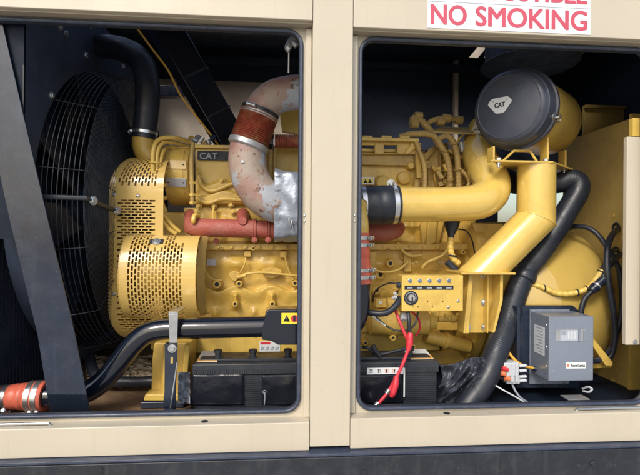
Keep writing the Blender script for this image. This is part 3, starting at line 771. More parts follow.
b = MB(); b.bolt(pq+V((0, -.008, 0)), (0, -.8, .6), .011, .01); b.build('access_bolt', 'steel', dg)
for u, v in ((185.5, 262), (183, 265)):
    pass
b = MB(); b.lathe((dx0+.02, Yd+.16, zc2), (1, 0, 0), [(0, .04), (0.02, .085), (.12, .085), (.125, .07), (.20, .07), (.24, .03)], 36); o = b.build('alternator_body', 'yellow_cast', None)
o.name = 'alternator'; tag(o, 'small yellow alternator glimpsed through the slots of the drum cover', 'alternator')
b = MB(); b.box((dx0+.235, Yd+.05, zc2+.045), (.03, .004, .035)); o2 = b.build('red_sticker', 'boot_red', None)
o2.parent = o; o2.location = o2.location-o.location

# ---- silver blanket round the turbine, with the peeling red exhaust elbow going into it
fb = thing('heat_blanket', P(288, 243, .33), 'crumpled silver insulation blanket against the centre post, over the turbine', 'heat blanket')
b = MB(); cy, cz = .37, P(290, 207.5, .37).z; xs0 = P(274.5, 205, .28).x; vs = []; nu, nvv = 44, 90
for i in range(nu+1):
    s = i/nu; xx = xs0+.30*s
    rr0 = .150 if s > .0 else .15
    for j in range(nvv):
        a = 2*math.pi*j/nvv
        ce, se = math.cos(a), math.sin(a); sq = 1/max(abs(ce), abs(se))**.55
        rr = .138*sq*(1+.06*math.sin(6*s+2*math.sin(a)))
        cr = noise.noise(V((s*4, ce*1.8, se*1.8)))*.022+noise.noise(V((s*11, ce*3.5, se*3.5)))*.006+abs(noise.noise(V((s*6+4, ce*2.6, se*2.6))))*-.016
        vs.append((xx, cy+(rr+cr)*ce*.75, cz+(rr*1.04+cr)*se))
b.add(vs, [(i*nvv+j, i*nvv+(j+1) % nvv, (i+1)*nvv+(j+1) % nvv, (i+1)*nvv+j) for i in range(nu) for j in range(nvv)]+[tuple(range(nvv))])
b.build('blanket', 'foil', fb, sharp=70)
b = MB(); b.torus((xs0+.004, cy, cz), (1, 0, 0), .13, .003, 60, 6)
for u, v in ((289.5, 222), (277, 176), (277, 190), (277, 205), (277, 218), (292, 224)):
    b = MB(); p = P(u, v, cy-.10); b.tube([p+V((-.004, .0, .018)), p+V((0, -.004, 0)), p+V((.004, 0, -.018))], .0022, 6, 4) if u > 285 else b.tube([p+V((-.006, 0, 0)), p+V((0, -.004, 0)), p+V((.012, 0, .002))], .0015, 6, 3)
    b.build('blanket_stitch', 'steel_dull', fb)
rp = thing('exhaust_pipe', P(255, 215, .34), 'fat exhaust elbow with peeling red paint and rusty bellows, curling into the silver blanket', 'exhaust pipe')
Ye = .335; rE = S(18.3, 255, Ye)
b = MB(); b.tube([P(330, 93, Ye), P(305, 92.5, Ye), P(290, 93, Ye), (P(275, 97, Ye)), P(265, 105, Ye), P(260, 114, Ye)], rE*.93, 36, 10); b.build('upper_elbow', 'peel', rp)
ba, bb_ = P(259.5, 114, Ye), P(249.5, 142, Ye); bd = bb_-ba
pf = []; nb = 15; L_ = bd.length
for k in range(nb*6+1):
    t = k/(nb*6); pf.append((t*L_, rE*(1.0+.02*t)+.0042*math.cos(2*math.pi*k/6)))
b = MB(); b.lathe(ba, bd, pf, 48); b.build('bellows', 'bellows', rp, sharp=80)
b = MB(); b.lathe(ba-bd*.10, bd, [(0, rE*.94), (.004, rE*1.02), (.024, rE*1.02), (.028, rE*.98)], 40); o = b.build('band', 'steel_dull', rp)
clamp(rp, ba-bd*.07, bd, rE*1.02, .013, (-.35, -.9, .1), 'rubber', .009)
b = MB(); b.lathe(bb_-bd*.02, bd, [(0, rE*1.02), (.004, rE*1.10), (.022, rE*1.12), (.028, rE*1.04)], 40); b.build('collar', 'steel_dull', rp)
b = MB(); b.tube([P(249.5, 143, Ye), P(247.5, 152, Ye), P(247.6, 165, Ye), P(250.5, 178, Ye), P(257, 190, Ye), P(266, 199, Ye), P(277, 205, Ye+.01), P(292, 207, Ye+.03)], [rE*.98, rE*1.0, rE*1.03, rE*1.03, rE*1.03, rE*1.02, rE, rE*.98], 40, 10)
b.build('lower_elbow', 'peel', rp)
boss(242.5, 161.5, Ye-rE-.001, 1.8, .006, False, 'steel_dull', rp)
# oil drain line with its red sleeve behind the elbow
dl = thing('oil_line', P(272, 190, .45), 'dark oil line with a ribbed red sleeve and black clamp behind the exhaust elbow', 'oil line')
b = MB(); b.tube([P(275, 141, .46), P(300, 141.5, .46), P(318, 142, .46)], S(6.5, 285, .46), 20, 12, step=.002, rib=(.002, .010)); b.build('sleeve', 'bellows', dl)
b = MB(); b.lathe(P(268.5, 140, .46), (1, 0, 0), [(0, .034), (.004, .045), (.018, .045), (.024, .035)], 30); b.build('coupling', 'black_gloss', dl)
clamp(dl, P(273, 141, .46), (1, 0, 0), .036, .008, (0, -.6, 1), 'steel', .005)
b = MB(); b.tube([P(270, 146, .46), P(269.5, 170, .46), P(268.5, 200, .48)], .013, 12, 6); b.tube([P(275, 146, .47), P(274.5, 168, .47), P(273, 190, .48)], .008, 10, 6); b.build('drop_pipes', 'yellow_dusty', dl)
b = MB(); b.poly([(280, 113), (287, 105), (302, 100), (302, 140), (296, 134), (282, 131)], .50, .03); o = b.build('lifting_bracket', 'yellow', eng, bev=.003)

# ---- black intake pipe crossing in front, red silicone joint
bp = thing('black_charge_pipe', P(150, 395, .14), 'glossy black pipe sweeping up from a red hose joint to a flat box', 'pipe')
Yp = .14; rp_ = S(10.5, 150, Yp)
b = MB(); b.tube([P(20, 396, Yp), P(60, 396, Yp), P(84, 393, Yp), P(102, 382, Yp), P(118, 364, Yp), P(132, 346, Yp), P(146, 334, Yp), P(162, 329.5, Yp), P(185, 328.5, Yp), P(225, 327.5, Yp), P(266, 326.5, Yp)], rp_, 28, 10); b.build('pipe', 'black_gloss', bp)
b = MB(); b.poly([(261.5, 333), (266, 311), (270, 309.6), (330, 309.5), (330, 345), (278, 345), (271, 341), (262, 340)], Yp-.045, .09); b.build('end_box', 'black_gloss', bp, bev=.004)
b = MB(); b.pbox(281.5, 313, 300, 324, Yp-.0463, .001); lb = b.build('warning_label', 'label_yellow', bp)
b = MB(); b.add([P(283.3, 321.6, Yp-.0468), P(290, 321.6, Yp-.0468), P(286.7, 315, Yp-.0468)], [(0, 1, 2)])
b.build('warning_triangle', 'ink_black', lb, solid=.0004)
b = MB(); b.lathe(P(294.5, 318.6, Yp-.0465), (0, -1, 0), [(0, .0125), (.0004, .0125)], 24); b.build('warning_circle', 'boot_red', lb)
b = MB(); b.pbox(293.2, 315.8, 295.6, 321.3, Yp-.0474, .0004); b.build('warning_figure', 'ink_black', lb)
boss(267, 314.5, Yp-.045, 1.5, .001, True, 'black', bp)
rj = thing('red_hose_joint', P(22, 411, .12), 'ribbed red silicone hose joint with steel clamps at the foot of the slanting plate', 'hose joint')
rr_ = S(13.2, 22, Yp)
ax0 = P(-12, 397, Yp); ax1 = P(46, 396, Yp); dv = ax1-ax0; L_ = dv.length
pf = [(0, rr_*.80), (L_*.30, rr_*.82), (L_*.42, rr_*.92), (L_*.50, rr_*.96), (L_*.535, rr_*.90), (L_*.56, rr_*.97), (L_*.63, rr_*1.0), (L_*.66, rr_*.93), (L_*.69, rr_*1.04), (L_*.80, rr_*1.12), (L_*.97, rr_*1.12), (L_, rr_*1.05)]
b = MB(); b.lathe(ax0, dv, pf, 40); b.build('sleeve', 'red_silicone', rj, sharp=60)
for t, rr2 in ((.21, .815), (.33, .86), (.775, 1.11), (.895, 1.12)):
    clamp(rj, ax0+dv*t, dv, rr_*rr2, .017, (.15, -.5, -1), 'steel', .009)
# zinc strap, upright bracket and prop rod in front of the pipe
sb = thing('pipe_bracket', P(172, 405, .07), 'upright black bracket with a zinc strap hooked over the sweeping black pipe', 'bracket')
b = MB(); b.poly([(168.5, 314), (178, 314), (177.2, 343), (169.5, 343)], .075, .004); b.poly([(168.5, 314), (178, 314), (178, 312), (168.5, 312)], .075, .12); b.build('strap', 'steel', sb, bev=.001)
b = MB(); b.poly([(169, 343.3), (177.5, 343.3), (175, 407), (163, 407)], .078, .006); b.bb((P(164.5, 380, .085).x, .085, FLOOR), (P(174, 380, .085).x, .12, P(172, 344, .085).z)); b.build('upright', 'black', sb, bev=.001)
b = MB(); b.bolt(P(172.3, 348.5, .076), r=.010, h=.008); b.build('bracket_bolt', 'steel', sb)
b = MB(); b.pbox(170.6, 357, 173, 363.5, .0772, .0006); b.build('bracket_slot', 'yellow_dusty', sb)
b = MB(); b.tube([P(177.3, 362, .068), P(170.5, 408, .068)], .0026, 8, 1); b.build('prop_rod', 'steel', sb)
# engine mount foot
em = thing('engine_mount', P(165, 404, .3), 'yellow cast engine foot on a black pad between the black pipe and the battery', 'engine mount')
Ym = .24
b = MB(); b.poly([(154, 343), (190, 343), (188, 376), (187, 401), (146, 401), (146, 396), (151, 392), (152, 360)], Ym+.03, .16); b.build('web', 'yellow', em, bev=.006)
b = MB(); b.poly([(163, 345), (168, 345), (166.5, 401), (161.5, 401)], Ym-.02, .05); b.build('rib', 'yellow', em, bev=.005)
b = MB(); b.poly([(184, 345), (190, 345), (186, 401), (181, 401)], Ym-.02, .05); b.build('rib', 'yellow', em, bev=.005)
b = MB(); b.poly([(145, 394.5), (190, 394.5), (190, 401), (143.5, 401)], Ym-.03, .06); b.build('foot', 'yellow', em, bev=.004)
b = MB(); b.bb((P(143, 400, Ym).x, Ym-.035, FLOOR+.001), (P(186, 400, Ym).x, Ym+.18, P(160, 401.5, Ym-.03).z)); b.build('pad', 'black', em, bev=.004)
hk = thing('stay_hook', P(295, 72, .30), 'small worn metal hook with a thin rod, top right corner of left bay', 'hook')
b = MB(); b.tube([P(299, 36, .08), P(294, 38, .08), P(290, 43, .08), P(288, 48, .08), P(290, 50, .08)], .012, 12, 6); b.tube([P(293, 42, .08), P(297, 46, .08)], .011, 10, 1); b.build('hook', 'steel_dull', hk)
b = MB(); b.tube([P(289, 49, .08), P(288.6, 73, .10)], .003, 8, 1); b.build('rod', 'steel_dull', hk)
# front cross member and added sunlit flecks low under the fan
b = MB(); b.tube([P(88, 352, .60), P(98, 378, .42), P(128, 382, .40), P(160, 381, .40)], .022, 10, 8); o = b.build('lower_coolant_hose', 'rubber'); tag(o, 'black hose lying low under the radiator fan behind the sweeping pipe', 'hose')
b = MB()
for k in range(900):
    t = random.random(); u = 88+t*70; Y = .45+random.random()*.5; x_ = P(u, 370, Y).x
    c_ = V((x_, Y, FLOOR+.002+random.random()*.012)); s_ = .008+random.random()*.022; a = random.random()*6.28
    e1 = V((math.cos(a), math.sin(a), random.uniform(-.4, .4)))*s_; e2 = V((-math.sin(a), math.cos(a), random.uniform(-.4, .4)))*s_*.45
    b.add([c_-e1, c_-e2*.8, c_+e1, c_+e2+V((0, 0, s_*.2))], [(0, 1, 2, 3)])
o = b.build('sunlit_ground_flecks', 'sunlit_fleck', fixn=False); tag(o, 'pale flecks standing in for sunlit ground glimpsed under the radiator', 'light flecks', kind='stuff')  # added scraps, standing in for bright ground seen through the housing

# ---- batteries
def battery(u0, u1, vt, vb, Y, label, flaps, D=.165):
    pa = P((u0+u1)/2, vt, Y); pb = P((u0+u1)/2, vb, Y); xl, xr = P(u0, (vt+vb)/2, Y).x, P(u1, (vt+vb)/2, Y).x
    t = thing('battery', ((xl+xr)/2, Y+D/2, FLOOR), label, 'battery', 'black batteries on the tray')
    b = MB(); b.bb((xl+.006, Y+.004, FLOOR+.012), (xr-.006, Y+D-.004, pa.z-.045)); b.build('case', 'plastic', t, bev=.004)
    b = MB()
    n = int((pa.z-.05-FLOOR)/.0075)
    for k in range(n):
        z = FLOOR+.016+k*.0075
        b.bb((xl+.010, Y+.0005, z), (xr-.010, Y+.0045, z+.0035))
    b.build('case_ribs', 'plastic', t)
    b = MB(); b.bb((xl, Y-.002, pa.z-.044), (xr, Y+D, pa.z-.004)); b.build('lid', 'plastic', t, bev=.004)
    b = MB()
    for k in range(int((xr-xl)/.008)):
        b.bb((xl+.004+k*.008, Y-.0045, pa.z-.040), (xl+.008+k*.008, Y-.0015, pa.z-.024))
    b.build('lid_ribs', 'plastic', t)
    b = MB(); b.bb((xl+.02, Y+.03, pa.z-.0045), (xr-.02, Y+D-.03, pa.z+.006)); b.build('top_step', 'plastic', t, bev=.003)
    for u_a, v_a, u_b, v_b in flaps:
        b = MB(); p0 = P(u_a, v_a, Y-.006); p1 = P(u_b, v_b, Y-.006); n = 14; vs = []
        for j in range(n+1):
            for i in range(n+1):
                x = p0.x+(p1.x-p0.x)*i/n; z = p0.z+(p1.z-p0.z)*j/n
                vs.append((x, Y-.007+.004*noise.noise(V((x*22, z*22, 1))), z))
        b.add(vs, [(j*(n+1)+i, (j+1)*(n+1)+i, (j+1)*(n+1)+i+1, j*(n+1)+i+1) for j in range(n) for i in range(n)])
        b.build('vinyl_flap', 'flap', t, solid=.0015, sharp=70)
    return t, pa, xl, xr
Yb = .15
bt, pa, xl, xr = battery(192, 312, 362.5, 405, Yb, 'black battery in the left bay with a white corner label and three vent caps', [(191, 375, 243.5, 404.5), (262, 375, 302, 404)])
def cap(t, x, Y, z, r=.016):
    b = MB(); b.lathe((x, Y, z), (0, 0, 1), [(0, r*1.1), (.004, r*1.1), (.005, r*.7), (.018, r*.7), (.019, r), (.026, r), (.029, r*.8)], 20); b.build('vent_cap', 'plastic', t)
for u in (218, 253, 288): cap(bt, P(u, 355, Yb+.05).x, Yb+.055, pa.z+.006)
b = MB(); p = P(204, 357, Yb+.05); b.prism([(xl+.012, Yb+.02, pa.z-.002), (xl+.085, Yb+.02, pa.z-.002), (xl+.085, Yb+.13, pa.z+.010), (xl+.012, Yb+.13, pa.z+.010)], (0, 0, .0015)); b.build('top_label', 'white', bt)
b = MB(); b.prism([(xl+.013, Yb+.021, pa.z+.0002), (xl+.084, Yb+.021, pa.z+.0002), (xl+.084, Yb+.055, pa.z+.004), (xl+.013, Yb+.055, pa.z+.004)], (0, 0, .0015)); b.build('orange_band', 'label_orange', bt)
b = MB(); p = P(264.5, 392, Yb-.011); b.torus(p, (0, 1, .3), .006, .0016, 16, 5); b.tube([p, p+V((.002, -.003, -.02)), p+V((0, -.004, -.045))], .002, 6, 4); b.build('cable_tie', 'decal_grey', bt)
# pictogram label on the pan rail above it
b = MB(); b.pbox(259.5, 341.5, 280, 352, .4375, .001); lb = b.build('pictogram_label', 'white', eng)
b = MB(); b.pbox(260.3, 342.2, 270.5, 344.4, .437, .0004); b.build('label_header', 'boot_red', lb)
for k in range(4):
    b = MB(); b.torus(P(262.6+k*4.8, 348.2, .4370), (0, 1, 0), .0058, .0012, 14, 4); b.tube([P(261+k*4.8, 350, .4368), P(264.5+k*4.8, 346.5, .4368)], .0012, 4, 1); b.build('pictogram', 'decal_grey', lb)
# battery tray
b = MB(); b.bb((P(186, 400, .1).x, .10, FLOOR+.001), (P(446, 400, .1).x, .46, FLOOR+.011)); o = b.build('battery_tray', 'black', bev=.002); tag(o, 'flat black steel tray that the batteries stand on', 'tray')
# crumpled clear plastic between mount and battery
b = MB(); vs = []; n = 18
for j in range(n+1):
    for i in range(n+1):
        u = 178+i*12/n; v = 372+j*32/n
        vs.append(P(u, v, .17+.05*noise.noise(V((u*.25, v*.18, 5)))-.02*j/n))
b.add(vs, [(j*(n+1)+i, (j+1)*(n+1)+i, (j+1)*(n+1)+i+1, j*(n+1)+i+1) for j in range(n) for i in range(n)])
o = b.build('plastic_scrap', 'decal_grey', solid=.001, sharp=30); tag(o, 'crumpled grey plastic scrap left of the left battery', 'plastic scrap')
# ================================================================== RIGHT BAY
# ---- rear of the engine: slotted top rail, end plate, flywheel housing
b = MB(); Yt = .50
def slotpoly(b, outer, holes, Y, T):
    """vertical bars between windows: outer (u0,v0,u1,v1), holes list of (ua,ub,va,vb)"""
    u0, v0, u1, v1 = outer; last = u0
    for ua, ub, va, vb in holes:
        b.pbox(last, v0, ua, v1, Y, T); b.pbox(ua, v0, ub, va, Y, T); b.pbox(ua, vb, ub, v1, Y, T); last = ub
    b.pbox(last, v0, u1, v1, Y, T)
slotpoly(b, (330, 139.5, 419, 154), [(345, 375, 145, 153), (384, 397.5, 145, 153)], Yt, .02)
b.pbox(330, 137.2, 419, 140.5, Yt-.03, .09)
b.poly([(412, 139.5), (421, 143), (421.5, 178), (417, 178), (416, 148), (408, 154), (404, 154), (410, 146)], Yt-.012, .02)
b.build('slotted_rail', 'yellow', eng, bev=.003)
for u in (368, 387, 405):
    b = MB(); b.pbox(u-5, 135.4, u+5, 139, Yt-.02, .04); b.build('rail_lug', 'yellow', eng, bev=.003)
b = MB(); b.poly([(400, 148), (418, 148), (414, 152), (404, 152)], Yt+.04, .02)
b = MB(); b.pbox(330, 153.5, 414, 165, .52, .03); b.build('cover_step', 'yellow_dusty', eng, bev=.003)
b = MB(); b.pbox(361, 177, 374.5, 184.5, .508, .001); lb = b.build('warning_label', 'white', eng)
b = MB(); b.pbox(362.5, 178.4, 373, 183.2, .5076, .0004); b.build('label_field', 'label_yellow', lb)
for u in (365.5, 370):
    b = MB(); b.add([P(u-2, 182.8, .5073), P(u+2, 182.8, .5073), P(u, 179, .5073)], [(0, 1, 2)]); b.build('label_symbol', 'ink_black', lb, solid=.0003)
boss(383, 183, .505, 7, .02, False); boss(410, 166, .53, 3.5, .02, False); boss(404, 178, .53, 6, .01, False)
b = MB(); b.bolt(P(391, 183.5, .40), r=.012, h=.014); b.build('hose_bolt', 'steel', eng)
# rear end casting with vertical ribs
def backY(u, v):
    y = .56-.02*gs(u, 434, 9)-.03*gs(u, 441, 2.2)-.012*gs(u, 429, 1.8)+.03*sst(u, 448, 452)
    return y+.002*noise.noise(V((u*.1, v*.1, 2)))
b = MB(); b.relief(418, 476, 150, 345, 90, 90, lambda u, v: backY(u, v)+.10*sst(v, 170, 150)*abs(u-440)/25); b.build('rear_housing', 'yellow_dusty', eng, sharp=60, fixn=False)
b = MB(); pts = [(415+26*k/12, 178-30*math.sin(k/12*math.pi/2)) for k in range(13)]
b.tube([P(416, 190, .52), P(420, 168, .53), P(430, 152, .56), P(446, 146, .60)], .016, 12, 8); b.build('casting_rim', 'yellow_dusty', eng)
b = MB(); b.poly([(426, 246), (436, 243), (441, 188), (433, 188), (430, 205)], .47, .06); b.build('bracket_web', 'yellow', eng, bev=.006)
b = MB(); b.poly([(421, 225), (446, 186), (452, 186), (440, 243), (452, 271), (420, 271), (423, 248)], .49, .05); b.build('housing_flange', 'yellow_cast', eng, bev=.006)
# flywheel housing, low and round
fc = V((P(447, 300, .62).x, .68, H-.27))
b = MB(); b.lathe(fc, (1, 0, 0), [(0, .19), (.004, .215), (.02, .29), (.045, .315), (.05, .330), (.085, .330), (.088, .305), (.25, .30)], 96); b.build('flywheel_housing', 'yellow_cast', eng, sharp=25)
for k in range(22):
    a = R(k*360/22); b = MB(); b.bolt((fc.x+.049, .68+.318*math.cos(a), fc.z+.318*math.sin(a)), (-1, 0, 0), .009, .012); b.build('housing_bolt', 'yellow', eng)
b = MB(); b.tube([P(426, 336, .40), P(446, 341, .40), P(468, 346, .42)], .030, 20, 6); b.build('coolant_stub', 'yellow_cast', eng)
b = MB(); b.lathe(P(444, 340.5, .40), P(448, 341.5, .40)-P(444, 340.5, .40), [(0, .036), (.012, .036)], 28); b.build('stub_flange', 'yellow_cast', eng)
# starter motor, low in front of it
b = MB(); sc_ = P(400, 322, .36); b.lathe(sc_-V((.13, 0, 0)), (1, 0, 0), [(0, .04), (.006, .052), (.10, .054), (.104, .058), (.12, .058), (.124, .054), (.24, .054), (.25, .035), (.28, .03)], 36)
b.build('starter_motor', 'yellow_cast', eng)
b = MB(); b.lathe(sc_+V((-.06, -.02, .075)), (1, 0, 0), [(0, .028), (.09, .028), (.095, .02), (.11, .02)], 26); b.build('starter_solenoid', 'yellow_cast', eng)
b = MB(); b.pbox(376, 299, 388, 308, .36, .06); o = b.build('junction_block', 'yellow', eng, bev=.004)
b = MB(); b.pbox(378.8, 300.8, 382, 304, .358, .001); b.build('white_tag', 'white', o)
for a_ in ((392, 337, .35, 3.2), (365, 342, .42, 3), (376, 290, .40, 4), (454, 300, .42, 4), (462, 252, .44, 2.4), (412, 346, .36, 3)): boss(*a_)
b = MB(); b.pbox(360, 326, 424, 332, .40, .12); b.build('sump_flange', 'yellow', eng, bev=.003)
for k in range(7):
    b = MB(); u = 432+k*6.2; b.cyl(P(u, 316+(k % 2)*3, .36), P(u+4, 316+(k % 2)*3, .36), .016-.002*(k % 3), seg=12 if k % 2 else 6); b.build('pipe_fitting', 'yellow', eng)
b = MB(); b.cyl(P(430, 319, .37), P(476, 319, .37), .012, seg=14); b.build('fuel_pipe', 'yellow', eng)
b = MB(); b.tube([P(422, 268, .44), P(428, 262, .43), P(444, 254, .42), P(449, 240, .42), P(448, 225, .44)], .0075, 10, 8); b.build('fuel_line', 'yellow', eng)
b = MB(); b.tube([P(399, 312, .38), P(396, 300, .37), P(402, 290, .37)], .012, 10, 6); b.build('fuel_line', 'yellow', eng)

b = MB(); b.lathe(P(462, 250, .50), (1, .15, 0), [(0, .10), (.01, .115), (.05, .12), (.055, .105), (.12, .12)], 40); b.build('gear_cover', 'yellow_cast', eng, sharp=30)
b = MB(); b.poly([(472, 223), (503, 224), (496, 250), (482, 250)], .42, .02); b.build('stay_plate', 'yellow', eng, bev=.002)
b = MB(); b.tube([P(451, 238, .35), P(450.5, 248, .345), P(453, 258, .34), P(459, 264, .34)], .013, 14, 8, step=.004, rib=(.001, .018)); b.build('loom', 'yellow', eng)
b = MB(); b.lathe(P(452, 219, .37), P(451, 239, .36)-P(452, 219, .37), [(0, .036), (.03, .030), (.07, .013), (.082, .0125)], 20); b.build('black_boot', 'rubber', eng)
b = MB(); b.torus(P(453, 256, .34), (.2, 0, 1), .015, .004, 20, 6); b.cyl(P(447, 262, .33), P(456, 270, .33), .014, seg=12); b.build('loom_joint', 'black', eng)
b = MB(); b.tube([P(458, 229, .36), P(466, 231, .37), (P(472, 240, .38)), P(475, 254, .40)], .003, 8, 8); b.build('thin_wire', 'rubber', eng)

for k in range(34):
    rq = random.Random(50+k); u = rq.uniform(420, 474); v = rq.uniform(148, 186); Y = rq.uniform(.50, .56); b = MB()
    t_ = k % 4
    if t_ == 0: b.bolt(P(u, v, Y), r=.009, h=.012)
    elif t_ == 1: b.cyl(P(u, v, Y), P(u+rq.uniform(-5, 5), v+rq.uniform(3, 8), Y-.01), rq.uniform(.006, .012), seg=10)
    elif t_ == 2: b.box(P(u, v, Y), (rq.uniform(.015, .035), .02, rq.uniform(.012, .03)), Matrix.Rotation(rq.uniform(-.6, .6), 3, 'Y'))
    else: b.tube([P(u, v, Y), P(u+rq.uniform(-8, 8), v+9, Y-.02), P(u+rq.uniform(-8, 8), v+20, Y)], .0042, 8, 6)
    b.build('rear_fitting', rq.choice(['yellow', 'yellow_dusty', 'yellow_dusty', 'yellow_cast']), eng)
# crisp small hardware scattered over the block
rng = random.Random(3)
for u, v, Y in [(205+13.5*k, 247, .452) for k in range(7)]+[(370+13.5*k, 247, .452) for k in range(6)]+[(212+18*k, 318.5, .47) for k in range(5)]+[(376, 258, .49), (402, 258, .49), (376, 268, .49), (402, 268, .49), (416, 262, .47), (416, 275, .47), (424, 300, .45), (424, 286, .45), (366, 296, .45), (380, 313, .345), (392, 302, .35)]:
    b = MB(); b.bolt(P(u, v, Y), r=.0062, h=.008); b.build('engine_bolt', 'yellow', eng)
for (u0, v0, u1, v1, Y, T) in ((196, 251, 204, 262, .465, .04), (244, 250.5, 251, 257, .47, .03), (280, 251, 287, 258, .47, .03), (370, 252, 376, 270, .475, .03), (404, 252, 412, 272, .47, .03), (413, 276, 420, 298, .45, .05), (366, 288, 372, 300, .45, .05)):
    b = MB(); b.pbox(u0, v0, u1, v1, Y, T); b.build('cast_pad', 'yellow_cast', eng, bev=.004)
for pts, r_q in (([(205, 262, .46), (206, 272, .455), (212, 279, .455), (222, 280.5, .455)], .0035), ([(246, 258, .455), (244, 266, .45), (240, 273, .45)], .004), ([(285, 256, .46), (288, 268, .455), (293, 280, .455)], .004),
                ([(366, 258, .46), (372, 268, .45), (384, 272, .445), (398, 270, .445), (408, 262, .45)], .0055), ([(398, 243, .46), (404, 252, .45), (412, 256, .44), (422, 255, .44)], .006), ([(214, 207, .50), (213, 218, .48), (217, 226, .47)], .005), ([(272, 205, .5), (272, 216, .46), (268, 222, .42)], .005)):
    b = MB(); b.tube([P(*q) for q in pts], r_q, 8, 6); b.build('small_pipe', 'yellow', eng)

# ---- taped yellow wiring looms at the rear of the engine
hn = thing('wiring_harness', P(440, 190, .5), 'taped yellow wiring looms branching above the big intake pipe', 'wiring loom')
for pts, r in (([(400, 137, .52), (412, 134, .50), (428, 134, .50), (436, 138, .50), (442, 148, .49), (447, 158, .49), (450, 175, .49), (450, 196, .50)], .014),
               ([(436, 140, .50), (446, 136, .50), (452, 140, .49), (456, 150, .48), (458, 165, .47), (459, 195, .47)], .013),
               ([(412, 118, .56), (420, 120, .55), (428, 128, .54), (434, 136, .52), (440, 146, .50)], .016),
               ([(424, 126, .56), (434, 120, .56), (446, 118, .57), (458, 120, .58)], .012),
               ([(416, 141, .48), (420, 152, .47), (424, 165, .465), (425, 180, .46), (424, 196, .46)], .0105),
               ([(459, 168, .46), (466, 175, .45), (469, 183, .45), (464, 190, .45), (456, 188, .46)], .008),
               ([(448, 150, .50), (462, 158, .52), (470, 168, .54)], .008)):
    b = MB(); b.tube([P(*q) for q in pts], r, 12, 10, step=.004, rib=(.0009, .017)); b.build('loom', 'yellow_dusty', hn)
for u, v, Y in ((413, 121, .555), (418, 116, .56), (458, 120, .575), (446, 118, .565), (440, 121, .56), (414, 124, .55)):
    b = MB(); b.cyl(P(u-3, v, Y), P(u+4, v+.5, Y), .020, seg=14); b.build('connector', 'yellow_dusty', hn)
for u, v, Y, a in ((424, 151, .46, (0, .1, 1)), (444, 152, .485, (.3, 0, 1)), (452, 144, .48, (.3, 0, 1)), (458, 170, .46, (0, 0, 1)), (450, 180, .48, (0, 0, 1))):
    b = MB(); b.torus(P(u, v, Y), a, .0145, .003, 20, 6); b.build('cable_tie', 'rubber' if u == 424 else 'yellow_dusty', hn)
b = MB(); b.cyl(P(461, 143, .53), P(463, 153, .52), .017, seg=16); b.build('sensor', 'steel_dull', hn)
# shelf bracket behind the filter
sh = thing('shelf_bracket', P(470, 150, .55), 'small yellow triangular shelf bracket left of the air filter', 'bracket')
b = MB(); b.prism([P(430, 131, .50), P(441, 126.5, .62), P(478, 127.5, .62), P(476, 133, .48)], (0, 0, -.008)); b.build('shelf', 'yellow_dusty', sh, bev=.001)
b = MB(); b.tube([P(475, 133, .52), P(464, 133, .52), P(451, 150, .52), P(455, 152, .52), P(472, 136, .52)], .005, 6, 1); b.build('strut', 'yellow', sh)

# ---- big yellow intake pipe with its black coupling
ip = thing('intake_pipe', P(440, 222, .26), 'big glossy yellow intake pipe with black rubber coupling, crossing the right bay', 'intake pipe')
Yi = .265; ri = S(17.3, 430, Yi)
b = MB(); b.tube([P(388, 204.5, Yi), P(410, 204.5, Yi), P(440, 204.5, Yi), P(466, 203.5, Yi), P(481, 200.5, Yi+.01), P(490, 193, Yi+.04), P(491.5, 182, Yi+.08), P(486, 170, Yi+.14), P(480, 158, Yi+.21), P(479, 146, Yi+.28), P(484, 130, Yi+.35)],
       [ri, ri, ri, ri*1.01, ri*1.06, ri*1.1, ri*1.1, ri*1.08, ri*1.1, ri*1.1, ri*1.1], 44, 10); b.build('pipe', 'yellow_gloss', ip)
a_, c_ = P(487.5, 173, Yi+.125), P(484.5, 166.5, Yi+.155)
b = MB(); b.torus((a_+c_)/2, c_-a_, ri*1.085, .003, 48, 6); b.build('weld_bead', 'yellow_gloss', ip)
cp0, cp1 = P(356, 205.5, Yi), P(398, 204.7, Yi); cd = cp1-cp0; L_ = cd.length; rc = S(19.5, 380, Yi)
b = MB(); b.lathe(cp0, cd, [(0, rc*.97), (L_*.25, rc*.97), (L_*.38, rc*.985), (L_*.50, rc*1.0), (L_*.56, rc*.97), (L_*.60, rc*1.01), (L_*.78, rc*1.0), (L_*.82, rc*.97), (L_, rc*.97)], 48); cpl = b.build('coupling', 'rubber', ip)
for u in (362.5, 393.5):
    clamp(cpl, P(u, 205, Yi), cd, rc*.97, .017, (0, -.25, 1) if u > 370 else (0, -.9, -.5), 'steel', .008)
b = MB(); b.tube([P(363.5, 200, Yi-.09), P(366.5, 201, Yi-.10), P(366, 224, Yi-.10), P(362, 225, Yi-.10)], .003, 8, 1); b.build('spring_pin', 'brass', cpl)

# ---- air filter: canister, black cap, latches
af = thing('air_filter', P(540, 158, .42), 'yellow air filter canister with a round black cap on the yellow stand', 'air filter')
Yc = .23; fc0 = P(512.5, 108.5, Yc); rf = S(38.5, 512, Yc)
fc1 = P(547.5, 123.5, Yc+.30); ax = (fc1-fc0).normalized(); Lf = (fc1-fc0).length
b = MB(); b.lathe(fc0+ax*.03, ax, [(0, rf*.985), (Lf-.06, rf*.985), (Lf-.035, rf*.96), (Lf-.02, rf*.90), (Lf-.012, rf*.75), (Lf-.01, .02)], 72); b.build('canister', 'yellow', af)
b = MB(); b.lathe(fc0-ax*.012, ax, [(-.034, .01), (-.034, rf*.80), (-.031, rf*.86), (-.022, rf*.905), (-.012, rf*.925), (-.010, rf*.955), (.010, rf*.985), (.040, rf*1.01), (.042, rf*1.055), (.062, rf*1.055), (.064, rf*1.02), (.074, rf*1.0)], 80); cpo = b.build('cap', 'cap', af, sharp=50)
